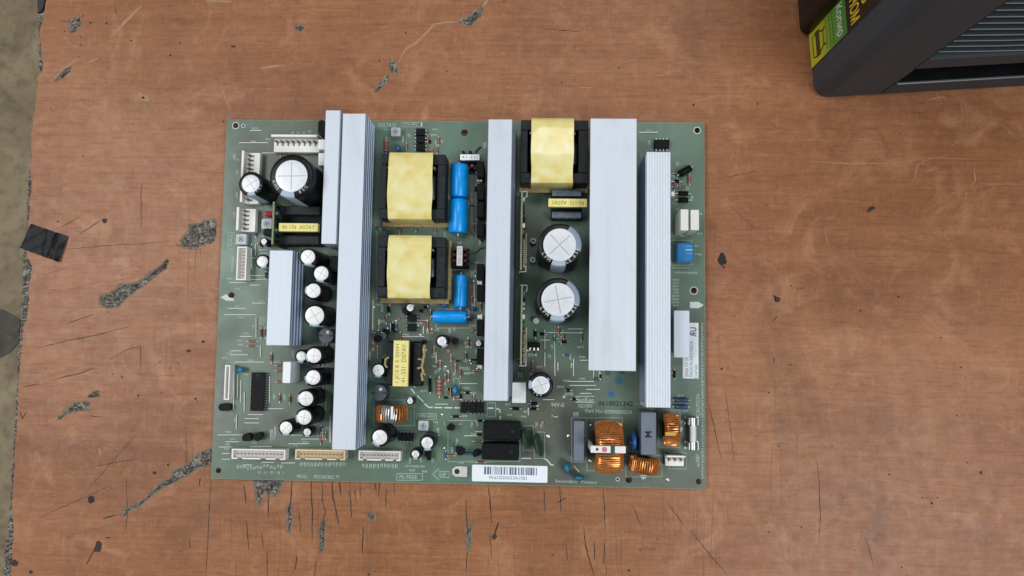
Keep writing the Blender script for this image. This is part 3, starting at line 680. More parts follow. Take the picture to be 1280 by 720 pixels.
part('cut_edge', join(box(e, by1 - by0 + 2 * e, .00145, ZB - .00155, bx0 - e / 2, (by0 + by1) / 2), box(e, by1 - by0 + 2 * e, .00145, ZB - .00155, bx1 + e / 2, (by0 + by1) / 2),
     box(bx1 - bx0, e, .00145, ZB - .00155, (bx0 + bx1) / 2, by0 - e / 2), box(bx1 - bx0, e, .00145, ZB - .00155, (bx0 + bx1) / 2, by1 + e / 2)), EDG, (0, 0, 0))
# stubs of the soldered leads below the board carry it on the table
g = ([], [])
for i in range(9):
    for j in range(7): g = join(g, box(.0012, .0012, ZB - .0016, 0, bx0 + .02 + i * (bx1 - bx0 - .04) / 8, by0 + .015 + j * (by1 - by0 - .03) / 6))
o = part('lead_stubs', g, SOLDER, (0, 0, 0)); o['kind'] = 'stuff'
for x, y, r in hl[:1] + hl[2:3] + hl[4:5] + hl[8:11]:
    c = onb(x, y); rr = r * .000516
    part('hole_ring', lathe([(rr + .0001, .00003), (rr + .0001, .00008), (rr + .0006, .00008), (rr + .0006, .00003)], 20, cap=False), SILKW, c)

# ---------------------------------------------------------------- silkscreen
silk, silkw, stamp = ([], []), ([], []), ([], [])
def sline(g, pts, wpx): return join(g, ribbon([tuple(onb(x, y)[:2]) for x, y in pts], wpx * .000516, ZB + .00004))
def srect(x0, y0, x1, y1, w=.8): 
    global silk
    silk = sline(silk, [(x0, y0), (x1, y0)], w); silk = sline(silk, [(x0, y1), (x1, y1)], w); silk = sline(silk, [(x0, y0), (x0, y1)], w); silk = sline(silk, [(x1, y0), (x1, y1)], w)
def stext(body, cx, cy, wpx, hpx, ang=0, which='silk', z=.00005, bold=.01):
    c = onb(cx, cy); return move(text_fit(body, wpx * .000516, hpx * .000516, ang, 0, bold=bold), (c.x, c.y, ZB + z))
def scrib(cx, cy, w, h, ang=0):      # marks too small to read
    global silk
    c = onb(cx, cy); x = -w / 2; s = .000516; ca, sa = math.cos(ang), math.sin(ang)
    while x < w / 2 - .6:
        ww = random.uniform(.7, 1.2); hh = h * random.uniform(.7, 1)
        P = [(x, -hh / 2), (x + ww, -hh / 2), (x + ww, hh / 2), (x, hh / 2)]
        if random.random() < .6: P[0] = (x, hh * .1)
        silk = join(silk, ([(c.x + (u * ca - v * sa) * s, c.y + (u * sa + v * ca) * s, ZB + .00004) for u, v in P], [(0, 1, 2, 3)])); x += ww + .75
for a in [('94V-0', 697, 506, 16, 5.5), ('SanKen', 731.5, 499.8, 21, 6.2), ('N2109V', 732, 507.5, 17, 5), ('Part No.', 743, 513.6, 22, 4.6), ('87099000023A', 773, 515, 34, 4.8), ('VOLTAGE', 484, 156.5, 24, 5.4), ('(Va-40)', 513, 155.5, 17, 4.2), ('Pb FREE', 510.5, 596.3, 22, 4.6), ('DIP', 553.5, 593.3, 8, 4.4), ('PKG1', 377.5, 595.5, 12, 4.6), ('PSC10190C M', 408, 596.3, 31, 4.6), ('Secondary', 708, 602, 27, 4.6), ('Primary', 736.5, 603.2, 19, 4.6), ('24V-ADJ', 533.5, 520.5, 20, 4.4)]:
    silk = join(silk, stext(*a))
silk = join(silk, stext('CAUTION', 872.5, 506.5, 27, 5, PI / 2)); silk = join(silk, stext('Vs-ADJ', 289.3, 301, 15, 4.4, PI / 2))
stamp = join(stamp, stext('0610021342', 769.5, 504.3, 43, 6.4, 0, bold=.03))
silk = sline(silk, [(719, 495.3), (743, 495.3)], 1); silk = sline(silk, [(719, 502.6), (743, 503.2)], 1); silk = sline(silk, [(719, 495.5), (724, 502)], 1)
srect(496, 592, 528, 600.3); srect(521, 517, 545.5, 524.3, .6); srect(285.3, 291, 293.2, 311, .6); srect(502, 152.8, 526, 158.5, .5)
silkw = sline(silkw, [(526.8, 153), (526.8, 158.5)], 1.8)
for p in ([(541, 592.7), (549, 585.4), (549, 589.3), (561.5, 589.6), (561.5, 596.7), (549, 596.4), (549, 600.6), (541, 592.7)],): silk = sline(silk, p, .9)
def spoly(pts):
    global silkw
    P = ccw([tuple(onb(x, y)[:2]) for x, y in pts]); silkw = join(silkw, ([(x, y, ZB + .00004) for x, y in P], [tuple(range(len(P)))]))
spoly([(862.3, 377.3), (873, 377.3), (879.6, 381.6), (873, 385.3), (862.5, 385)]); spoly([(275.5, 371.6), (283, 367.6), (286.2, 371.5), (292, 373), (292.5, 376), (283, 375.8)])
spoly([(800.5, 594), (808, 594), (808, 597), (804, 599.6), (801, 597)]); spoly([(703, 497.5), (705, 493.5), (707, 497.5)])
for p, w in [([(680, 572.8), (684, 575.2), (689, 581.2), (692, 581.2)], 1.5), ([(652, 573), (664, 573)], 1.4), ([(513.5, 485.5), (519.5, 492.5)], 1.6), ([(521.5, 494.5), (529.5, 502.5)], 1.6), ([(530.5, 504.5), (536, 509.2), (541, 509.4)], 1.6), ([(543, 509.4), (553, 509.5)], 1.6), ([(555.5, 509.6), (565.5, 509.7)], 1.6), ([(568, 509.7), (575.5, 509.8)], 1.6), ([(608, 510.2), (617, 510.2)], 1.6), ([(619, 510.3), (624.5, 512), (625.3, 516)], 1.5), ([(625.3, 520), (625.3, 524)], 1.5), ([(717, 582), (724, 590)], 1.2)]:
    silkw = sline(silkw, p, w)
for x0, y0, x1, y1 in [(714.3, 522.3, 732, 577.5), (733.5, 522.3, 778, 588.5), (782, 569, 827.5, 596), (823.5, 512.5, 850, 559.5), (838.5, 300.3, 864.8, 331.5), (559.5, 311, 586, 337), (609, 503.5, 619.5, 520.5), (560, 525.5, 650, 577), (654, 532, 667, 563), (668, 540, 681, 573), (545, 386.5, 587.5, 410), (471, 286, 556, 373.5), (836, 566, 858, 586), (519, 485.5, 519.1, 530), (467, 500, 518.5, 532), (283, 453, 290, 502), (567, 473, 574, 496)]:
    srect(x0, y0, x1, y1, .6)
for i in range(14): scrib(297 + i * 4.2, 584 + random.uniform(-2, 2), 2.6, 5); scrib(321 + i * 2.6, 591, 2, 4) if i % 3 else None
for i in range(13): scrib(376.5 + i * 4.5, 580.5, 3, 6)
for i in range(10): scrib(454 + i * 4.6, 582.5, 3, 6)
for y in range(405, 600, 4): scrib(878 + (y - 405) * .002, y, 3.2, 3, PI / 2)
for y in range(350, 386, 4): scrib(845, y, 7 + random.uniform(-1, 2), 2.6)
for a in [(851, 335, 22, 3), (858, 341, 28, 3), (871, 308, 6, 3), (873, 318, 8, 3), (871, 572, 10, 3, 1.57), (873, 576, 14, 3, 1.57), (816, 577, 6, 3), (709, 476, 10, 3), (701, 483.5, 9, 3), (711, 493, 10, 5), (719.5, 518, 6, 6), (851, 494.5, 7, 2.6), (857, 514, 7, 2.6), (851.5, 527, 4, 10, 1.57), (319, 160.5, 8, 3), (317, 177, 7, 3), (335, 174, 6, 3), (366, 166, 3, 3), (373, 166, 3, 3), (380, 166, 3, 3), (387, 165, 3, 5), (297, 361, 6, 3), (287, 348.5, 7, 3), (297, 383, 7, 2.6), (326, 376.5, 6, 2.6), (301, 397, 7, 2.6), (317, 408, 5, 3, 1.57), (308, 417, 7, 2.6), (299.5, 426, 7, 3), (300, 431.3, 6, 3), (326, 401, 3, 12, 0), (330, 401, 3, 12), (287, 441.5, 6, 2.6), (281, 447.4, 6, 2.6), (313, 450.5, 7, 2.6), (307, 468, 7, 2.6), (345, 452.5, 8, 3), (366, 442, 3, 9), (343, 497, 3, 8), (355.5, 497, 3, 8), (285, 540, 7, 3), (291, 549, 6, 3), (285, 555.5, 7, 3), (284, 561.5, 7, 3), (318, 553.5, 7, 3), (339, 545, 3, 18), (344, 541, 3, 20), (370, 557, 6, 3), (382, 552.5, 6, 3), (399, 546, 6, 3), (409, 535.5, 6, 3), (294, 526, 3, 6, 0), (515.5, 588, 8, 3), (531, 589.5, 7, 3), (519, 583, 24, 3), (513, 576, 3, 8), (526, 575, 3, 8), (541, 576, 3, 8), (547.5, 538, 3, 8), (545, 528, 7, 3), (556, 530, 3, 9), (571.5, 552, 3, 9), (565.5, 562, 3, 8), (576, 578, 8, 3), (588, 577, 8, 3), (590, 531, 3, 9), (596, 529, 3, 9), (592, 543, 7, 4), (581, 520, 7, 3), (635, 505.5, 7, 3), (637, 519, 7, 3), (655, 521, 7, 3), (658, 514.7, 7, 3), (671, 531, 3, 7), (677, 533, 3, 7), (650, 469, 6, 8), (666, 444, 12, 5), (666, 468, 8, 5), (674, 458.5, 8, 3), (690, 433.5, 3, 6), (687, 446, 3, 6), (698, 423.5, 8, 3), (726, 434, 8, 3), (728, 446.5, 8, 3), (715, 457, 3, 8), (727.5, 473.5, 6, 2.6), (713, 448, 3, 6), (811.5, 163, 6, 2.6), (812, 179, 3, 8), (802, 196, 3, 10), (847, 205, 3, 6), (841, 220, 5, 2.6), (858, 236.5, 8, 2.6), (866, 248, 4, 8), (847, 262, 4, 4), (876, 267.5, 3, 3), (875, 292, 7, 3), (853, 295, 6, 3), (544, 162, 8, 3), (542, 169, 8, 3), (545, 178, 3, 6), (552.5, 177.5, 3, 6), (511, 170, 3, 6), (484, 162, 7, 2.6), (606, 182, 5, 10), (591, 260, 3, 10), (586, 255, 4, 9), (575, 303.5, 7, 3), (596, 339, 7, 3), (591, 343, 4, 9), (595, 328, 8, 3), (541, 380, 8, 3), (593, 407, 7, 3), (562, 413, 3, 8), (568, 412, 3, 8), (547, 413, 3, 7), (540, 414, 3, 7), (535, 414, 3, 7), (525, 404, 7, 3), (478, 386, 3, 9), (474, 381, 9, 3), (477, 402, 9, 5), (481, 420, 3, 8), (507, 418.5, 8, 3), (543, 446, 8, 3), (550, 451, 6, 2.6), (543, 458, 5, 3), (582, 452, 7, 3), (584, 468, 7, 3), (582, 461, 12, 5), (582, 485, 8, 3), (592, 491.5, 7, 3), (585, 429, 9, 3), (586, 434, 9, 3), (597, 419, 3, 5), (545, 465, 3, 6), (549, 463, 3, 7), (556, 460, 3, 8), (568, 468, 3, 6), (529, 489, 8, 3), (490, 537, 6, 2.6), (329, 296, 6, 4), (321, 270, 3, 10), (321, 281, 4, 12), (293, 196, 3, 8), (297.5, 200, 3, 5), (297, 215, 3, 6), (296, 244, 3, 10), (293, 268, 3, 8), (291, 330, 3, 20), (311, 347, 7, 3), (566, 345, 3, 10), (600, 300, 3, 14), (604, 370, 3, 12), (595, 440, 3, 10)]:
    scrib(*a)
for nm, gg, mm in (('silkscreen_print', silk, SILK), ('silkscreen_marks', silkw, SILKW)): o = part(nm, gg, mm, (0, 0, 0)); o['kind'] = 'stuff'
part('stamped_number', stamp, STAMP, (0, 0, 0))
c = onb(764, 493); part('ink_dot', move(lathe([(.0022, .00003), (.0022, .00006)], 20), c), BLUEINK, (0, 0, 0)); c = onb(773.5, 475.5); part('ink_dot', move(lathe([(.0024, .00003), (.0024, .00006)], 20), c), BLUEINK, (0, 0, 0))

# ---------------------------------------------------------------- jumper wires
def jumper(x0, y0, x1, y1):
    a, b = onb(x0, y0), onb(x1, y1); m = (a + b) / 2; v = b - a; n = v.normalized() * .0007
    z = .0006
    part('jumper_wire', tube([a - m, a - m + n * .3 + Vector((0, 0, z * .8)), a - m + n + Vector((0, 0, z)), b - m - n + Vector((0, 0, z)), b - m - n * .3 + Vector((0, 0, z * .8)), b - m], .00030, 5), TINW, m)
for j in [(299, 178.7, 335, 178.7), (313, 163.5, 327, 163.5), (327.5, 191.5, 345, 191.5), (315, 304, 315, 336), (320, 305, 320, 320), (313, 344.6, 335, 344.6), (313, 349.2, 335, 349.2), (287, 353.4, 308, 353.4), (313, 356.5, 326, 356.5), (324, 312.5, 336, 312.5), (326, 317, 336, 317), (315, 379, 333, 379), (285, 385.4, 308, 385.4), (281, 393.4, 320.6, 393.4), (300, 420.4, 315, 420.4), (320.6, 397, 320.4, 422), (287.5, 438.5, 302.5, 438.5), (287.5, 443.4, 310, 443.4), (326, 432, 326, 446), (294, 452.5, 330, 452.5), (293, 454, 292.5, 512), (297.5, 468, 297, 497), (301.5, 475, 301.3, 503), (306, 490, 305.7, 514), (337.5, 470, 337.3, 503), (335, 510.6, 355, 510.6), (310, 518, 329, 518), (306, 523, 324, 523), (306, 528.4, 324, 528.4), (272.5, 543.4, 304, 543.4), (282.5, 552, 299, 552), (274, 558.5, 291, 558.5), (277.5, 566.5, 288, 566.5), (277.5, 573.7, 288, 573.7), (313, 558, 340, 558), (361, 554.4, 387, 554.4), (377, 548.5, 405, 548.5), (364, 543.7, 378, 543.7), (327, 577.7, 342.5, 577.7), (304, 581, 315, 581), (352, 578.4, 369, 578.4), (681, 440, 681, 458), (693.5, 445, 693.5, 470), (709, 476.6, 742.5, 476.6), (711, 481.6, 745, 481.6), (733, 486.6, 750, 486.6), (725, 491.6, 739, 491.6), (717, 448, 716.7, 470), (725, 450.2, 735, 450.2), (679, 499.4, 692.5, 499.4), (711, 411.2, 729, 411.2), (696, 416, 729, 416), (693.4, 429, 693.4, 444), (681, 412, 681, 436), (799, 165.6, 822, 165.6), (574, 479.4, 597, 479.4), (580, 544.5, 601, 544.5), (529.5, 408, 529.3, 417), (502, 420.6, 530, 420.6), (296, 519, 295.7, 536), (466.5, 375, 466, 412), (474, 399, 474, 410), (742, 463, 741.8, 472), (749, 463, 748.8, 474), (590, 232, 590, 288), (593, 356, 593, 386), (413, 553, 413, 520), (372, 443, 372, 454), (544, 505, 560, 505)]:
    jumper(*j)

# ---------------------------------------------------------------- heatsinks
def heatsink(name, x0, y0, x1, y1, h, side=0, base=None, m=ALU, ridges=0, label=None):
    cx, cy, w, d = rect(x0, y0, x1, y1, h); a = w / 2
    P = []                       # profile in x, z, anticlockwise seen from the front
    if side:                     # ribbed flank on the right
        P = [(-a, .001), (a - .0012, .001)]; n = side; st = (h - .004) / n
        for k in range(n):
            z = .001 + k * st; P += [(a - .0012, z + st * .30), (a, z + st * .34), (a, z + st * .92), (a - .0012, z + st * .96)]
        P += [(a - .0012, h - .0026), (a, h - .0022), (a, h - .0002), (a - .0002, h), (-a + .0002, h), (-a, h - .0002)]
    elif ridges:
        P = [(-a, .001), (a, .001), (a, h - .0002)]; n = ridges; st = w / n
        for k in range(n): x = a - k * st; P += [(x - .0002, h), (x - st + .0005, h), (x - st + .0004, h - .0005), (x - st + .0001, h - .0005)]
        P[-2:] = [(-a + .0002, h), (-a, h - .0002)]; P = P[:-0] if False else P
    else:
        P = [(-a, .001), (a, .001), (a, h - .0003), (a - .0003, h), (-a + .0003, h), (-a, h - .0003)]
    V, Fc = extr_y(P, d)
    o = part(name, (V, Fc), None, (cx, cy, ZB), label=label)
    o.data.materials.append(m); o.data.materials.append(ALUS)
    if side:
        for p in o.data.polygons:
            if p.normal.x > .5 or abs(p.normal.z) > .5 and p.center.z < h - .001: p.material_index = 1  # flank faces take the shaded copy
    return o, cx, cy, w, d
H = .031
heatsink('heatsink', 404.2, 137.5, 422.9, 304, .031, m=ALU, label='narrow aluminium heatsink strip beside the long ribbed one')
# long ribbed heatsink: the flank faces the transformers
hs, cx, cy, w, d = heatsink('heatsink', 421.8, 138.8, 451.0, 558.5, H, side=5, label='long aluminium heatsink with ribbed flank')
hs2, cx2, cy2, w2, d2 = heatsink('heatsink', 334.8, 313, 364.0, 431.2, .028, side=4, label='short aluminium heatsink with ribbed flank near the left edge')
hm, cxm, cym, wm, dm = heatsink('heatsink', 607.4, 147, 637.6, 498.3, .034, label='tall narrow aluminium heatsink in the middle of the board')
part('shaded_side', box(.0024, dm - .002, .012, .001, wm / 2 + .0008, 0, .0004), mat('side_shade', (.12, .15, .20), .45, .4), (0, 0, 0), hm)  # dark strip added as the side wall in shade
# broad plate: a flat roof on a set-back web
cx, cy, w, d = rect(737, 146, 795.6, 461.6, .036)
hb = part('heatsink', box(w, d, .003, .033, 0, 0, .0004), ALU3, (cx, cy, ZB), label='broad flat aluminium heatsink plate, the widest one')
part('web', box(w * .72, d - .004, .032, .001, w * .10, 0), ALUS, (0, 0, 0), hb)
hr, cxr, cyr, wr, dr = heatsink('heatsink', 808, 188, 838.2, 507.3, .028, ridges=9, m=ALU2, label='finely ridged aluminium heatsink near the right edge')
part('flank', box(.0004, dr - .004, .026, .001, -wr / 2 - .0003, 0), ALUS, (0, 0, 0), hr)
cx, cy, w, d = rect(842.5, 388, 862, 447, .012)
hp = part('bracket_plate', box(w, d, .0015, .0105, 0, 0, .0003), ALU, (cx, cy, ZB), label='small bare aluminium plate over the white label')
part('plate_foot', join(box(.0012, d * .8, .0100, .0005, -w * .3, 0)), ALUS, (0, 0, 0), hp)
# transistors clamped along the heatsinks
def transistor(x, y, flip=1, h=.018, m=EPOXY):
    c = onb(x, y, h); loc = (c.x, c.y, ZB)
    o = part('transistor', box(.0045, .010, .015, .004, 0, 0, .0004), m, loc)
    for k in (-1, 0, 1): part('lead', box(.0007, .0009, .0045, 0, 0, k * .0026), PIN, (0, 0, 0), o)
    return o
for y in (212, 240, 262, 286, 340, 366, 410, 446): transistor(600.5, y)
for y in (224, 271, 353, 396, 458):
    c = onb(599.5, y, .010); o = part('spring_clip', box(.003, .0026, .010, 0, 0, 0, .0006), TINW, (c.x, c.y, ZB)); part('clip_tip', box(.0012, .0034, .002, .0095, .0012, 0, .0004), TINW, (0, 0, 0), o)
for y in (330, 470, 505): transistor(418, y)
for y0, y1 in ((174, 187), (191, 207)):
    cx, cy, w, d = rect(397.5, y0, 409, y1, .022); o = part('insulated_transistor', box(w, d, .018, .004, 0, 0, .0006), WHITEB, (cx, cy, ZB))
    for k in (-1, 0, 1): part('lead', box(.0008, .0008, .004, 0, 0, k * .0024), PIN, (0, 0, 0), o)

# ---------------------------------------------------------------- capacitors
def arc_text(word, r, a0, da, size, z):
    g = ([], [])
    for i, ch in enumerate(word):
        if ch == ' ': continue
        a = a0 + da * i; V, Fc = text(ch, size); c, s = math.cos(a + PI / 2), math.sin(a + PI / 2)
        g = join(g, ([(r * math.cos(a) + x * c - y * s, r * math.sin(a) + x * s + y * c, z) for x, y, _ in V], Fc))
    return g
def cap(x, y, rpx, disc, h, stripe=-PI / 2, top=CANTOPW, score='x', words=None, lean=(0, 0), label=None, sa=.35):
    c = onb(x, y, h); k = (CAM.z - ZB - h) / F; r = rpx * k; rd = disc * k; b = min(.0009, r * .14)
    o = part('electrolytic_capacitor', lathe([(r * .93, .0003), (r, .0012), (r, .0022), (r * .94, .0028), (r * .94, .0034), (r, .0042), (r, h - b), (r - b * .4, h - b * .3), (r - b, h), (rd, h), (rd - .0001, h - .0003)], 36), BLACK, (c.x, c.y, ZB), smooth=40, rot=(lean[0], lean[1], 0) if any(lean) else None, label=label)
    t = part('vent_disc', lathe([(rd + .0001, h - .0004), (rd, h + .00005), (rd * .96, h + .00012), (rd * .5, h + .00016), (.0001, h + .00018)], 32), top, (0, 0, 0), o, smooth=40)
    if score:
        a0 = random.uniform(0, PI) if score == 'x' else score; g = ([], [])
        for q in range(2): a = a0 + q * PI / 2; g = join(g, ribbon([(-rd * .86 * math.cos(a), -rd * .86 * math.sin(a)), (rd * .86 * math.cos(a), rd * .86 * math.sin(a))], max(.00022, rd * .05), h + .00021 + q * .00002))
        part('score_line', g, GROOVE, (0, 0, 0), t)
    s = part('polarity_stripe', lathe([(r + .00004, .005), (r + .00004, h - b), (r - b * .35, h - b * .25), (r - b, h + .00005), (rd + .00005, h + .00005)], 8, stripe - sa, stripe + sa, cap=False), STRIPE, (0, 0, 0), o, smooth=50)
    if words:
        g = ([], [])
        for w_, a0, da, sz in words: g = join(g, arc_text(w_, (r - b + rd) / 2, a0, da, sz * k, h + .0002))
        part('sleeve_print', g, SILKW, (0, 0, 0), o)
    return o
DEG = PI / 180
cap(364.4, 220, 28.5, 20.6, .040, -100 * DEG, CANTOP, .02, [('85C', -60 * DEG, 12 * DEG, 4), ('KME', -160 * DEG, 12 * DEG, 4)], label='large black capacitor in the upper left corner')
cap(313.4, 229.6, 16, 11.5, .030, -85 * DEG, CANTOP, .6, [('105', -50 * DEG, 20 * DEG, 3)], label='medium black capacitor beside the left connectors')
MW = [('LP', -150 * DEG, 13 * DEG, 4.5), ('M)', -125 * DEG, 13 * DEG, 4), ('CE', -68 * DEG, 12 * DEG, 4.5), ('85C', -38 * DEG, 13 * DEG, 4.2)]
c1 = cap(699.7, 306, 27.4, 20.7, .045, -93 * DEG, CANTOP, .75, MW, label='upper of the two largest capacitors')
c2 = cap(697.5, 374.4, 27.4, 20.7, .045, -91 * DEG, CANTOP, .2, MW, label='lower of the two largest capacitors')
for c_ in (c1, c2): part('side_stripe', lathe([(.01289, .02), (.01289, .0441), (.01257, .0448), (.0120, .04505), (.00975, .04505)], 10, -18 * DEG, 62 * DEG, cap=False), mat('sleeve_blue_grey', (.22, .28, .36), .4), (0, 0, 0), c_, smooth=50)
cap(676, 481.6, 15.5, 11, .025, 178 * DEG, CANTOP, .35, [('16V', -130 * DEG, 20 * DEG, 3), ('M', 40 * DEG, 20 * DEG, 3)])
for x, y, r, dd, h, s in [(385.6, 320.6, 10.6, 9, .029, -90), (401.7, 341, 10.6, 9, .024, -100), (391, 363.8, 10.6, 9, .026, 175), (392, 393.8, 13.5, 11.8, .029, -92), (377, 445, 7.8, 6.2, .012, -100), (392.5, 443.8, 10.8, 9, .026, 200), (392.5, 472, 10.8, 8.9, .026, 200), (381.6, 497.5, 10.8, 8.9, .026, 180), (380.6, 521.9, 10.8, 8.9, .026, 190), (358, 535, 9.2, 7.7, .015, -90), (383.7, 540, 5.4, 4.5, .011, -90), (328, 327.5, 8.6, 7, .014, -75), (476, 547, 11.2, 9, .025, -120), (533.7, 553, 9.2, 7, .018, -85), (519.4, 567.8, 6.2, 4.5, .011, -90), (472.5, 463, 8.2, 7.1, .016, -92), (552.5, 426, 7.6, 5.6, .012, -60), (330, 302, 4.3, 3.5, .009, -90), (598, 429.4, 4.2, 3.4, .009, 90), (513, 501, 4.4, 3.6, .009, 90)]:
    cap(x, y, r + .7, dd, h, s * DEG, sa=.5, lean=(random.uniform(-.025, .025), random.uniform(-.025, .025)))
cap(503.7, 386.9, 6, 4.4, .013, 40 * DEG, lean=(-.1, .35))
part('insulating_disc', lathe([(.0138, .0002), (.0138, .0012)], 36), mat('disc_grey', (.10, .11, .10), .5), (c1.location.x, c1.location.y - .0002, ZB)); part('insulating_disc', lathe([(.0138, .0002), (.0138, .0012)], 36), mat('disc_grey', (.10, .11, .10), .5), (c2.location.x, c2.location.y - .0002, ZB))
c = onb(378, 246, .006); part('insulating_disc', lathe([(.0158, .0002), (.0158, .0012)], 36), mat('disc_grey', (.10, .11, .10), .5), (onb(364.4, 220, .04).x, onb(364.4, 220, .04).y - .0008, ZB))
def drum(x, y, rpx, h, name='drum_choke'):
    c = onb(x, y, h); r = rpx * .0005
    o = part(name, lathe([(r, 0), (r, .002), (r * .8, .003), (r * .8, h - .003), (r, h - .002), (r, h)], 28), SLATE, (c.x, c.y, ZB), smooth=35)
    part('notch', box(r * .5, .001, .0004, h - .0002, r * .75, 0), HOLE, (0, 0, 0), o); part('notch', box(r * .5, .001, .0004, h - .0002, -r * .75, 0), HOLE, (0, 0, 0), o)
    part('paint_dot', lathe([(.0011, h), (.0010, h + .0002)], 14), SILKW, (.001, .0022, 0), o)
drum(407.5, 419.6, 9.2, .014); drum(473.7, 491, 9.8, .014)

# ---------------------------------------------------------------- blue film capacitors, lying down
def lying(x0, y0, x1, y1, axis, zc):
    cx, cy, w, d = rect(x0, y0, x1, y1, zc); r, L = (w / 2, d) if axis == 'y' else (d / 2, w)
    g = lathe([(r * .55, -L / 2), (r * .9, -L / 2 + .0006), (r, -L / 2 + .002), (r, L / 2 - .002), (r * .9, L / 2 - .0006), (r * .55, L / 2)], 28)
    g = xf(g, Matrix.Rotation(PI / 2, 4, 'X') if axis == 'y' else Matrix.Rotation(PI / 2, 4, 'Y'))
    o = part('film_capacitor', g, BLUE, (cx, cy, ZB + r + .0006), smooth=50)
    u = Vector((0, 1, 0)) if axis == 'y' else Vector((1, 0, 0))
    for s in (-1, 1): part('lead', tube([u * s * (L / 2 - .001), u * s * (L / 2 + .0009), u * s * (L / 2 + .0012) + Vector((0, 0, -r))], .0004, 5), TINW, (0, 0, 0), o)
lying(562.6, 205.5, 585.6, 248.0, 'y', .006); lying(561, 249, 585, 292.5, 'y', .006); lying(567.5, 343, 584, 384.5, 'y', .005); lying(540.5, 388, 584, 404, 'x', .005)

# ---------------------------------------------------------------- transformers
def transformer(x0, y0, x1, y1, tx0, tx1, h, label):
    cx, cy, w, d = rect(x0, y0, x1, y1, h * .85); tc, _, tw, td = rect(tx0, y0 - 1, tx1, y1 + 1, h)
    o = part('transformer', join(box(w, .0065, h * .68, .003, 0, d / 2 - .00325, .0005), box(w, .0065, h * .68, .003, 0, -d / 2 + .00325, .0005), box(w * .36, d - .0132, h * .66, .003, 0, 0)), FERRITE, (cx, cy, ZB), label=label)
    for s in (-1, 1):
        zn = w / 2 - (tw / 2 + s * (tc - cx)); lw = max(.0022, zn * .66)
        part('core_limb', box(lw, d - .0132, h * .677, .003, s * (w / 2 - lw / 2), 0, .0003), FERRITE, (0, 0, 0), o)
        part('coil', xf(lathe([(w * .12, -(d - .026) / 2), (w * .13, -(d - .026) / 2 + .001), (w * .13, (d - .026) / 2 - .001), (w * .12, (d - .026) / 2)], 16), Matrix.Translation((s * w * .27, 0, h * .45)) @ Matrix.Rotation(PI / 2, 4, 'X')), mat('coil_dark', (.028, .03, .036), .35, 0, .3, 900), (0, 0, 0), o, smooth=50)
        part('coil_pin', box(.0012, .0012, h * .70, .004, s * (tw / 2 + .0006) + tc - cx, d * .28), TAN, (0, 0, 0), o)
    part('bobbin_flange', join(box(w + .002, .0035, .0022, .0035, 0, -d / 2 - .0012, .0003), box(.0022, d, .0022, .0035, w / 2 + .0012, 0, .0003)), TAN, (0, 0, 0), o)
    V = []; ofx = tc - cx; yo = d / 2 + .0010
    prof = [(yo, .006), (yo, h * .5), (yo, h - .0045), (yo - .0006, h - .0030)]
    for q in range(1, 20): u = q / 20; prof.append((yo - .0006 - (2 * yo - .0012) * u, h - .0024 + .0022 * math.sin(PI * u) ** .7 + .00022 * math.sin(11 * u + w * 900)))
    prof += [(-yo + .0006, h - .0030), (-yo, h - .0045), (-yo, h * .5), (-yo, .006)]; n = len(prof) - 1
    for i, (y, z) in enumerate(prof):
        t = i / n
        for q in range(9):
            s = q / 8 - .5; e = .00015 * math.sin(5 * t * PI + h * 900) + .00022 * math.sin(2.4 * t * PI + .6 + w * 700)
            V.append((ofx + s * tw + (e if abs(s) == .5 else 0) * (1 if s > 0 else -.8), y, z + (.0002 * math.cos(s * 9 + t * 8) if 4 < i < n - 4 else 0)))
    m_ = len(V); V = V + [(x, y * .985, z - .0004) for x, y, z in V]; Fc = []
    for i in range(n):
        for q in range(8):
            a = i * 9 + q; Fc.append((a, a + 9, a + 10, a + 1)); Fc.append((m_ + a, m_ + a + 1, m_ + a + 10, m_ + a + 9))
        for q in (0, 8): a = i * 9 + q; Fc.append((a, a + 9, m_ + a + 9, m_ + a) if q else (a + 9, a, m_ + a, m_ + a + 9))
    part('tape_wrap', (V, Fc), TAPE, (0, 0, 0), o, smooth=35)
    return o
transformer(475, 192, 556, 273, 484.5, 540, .026, 'yellow taped transformer, upper one beside the long heatsink')
transformer(471.5, 295.5, 556, 371.5, 484, 538, .026, 'yellow taped transformer, lower one beside the long heatsink')
t3 = transformer(650.5, 149, 735.5, 228, 664, 717, .027, 'yellow taped transformer between the middle heatsink and the broad plate')

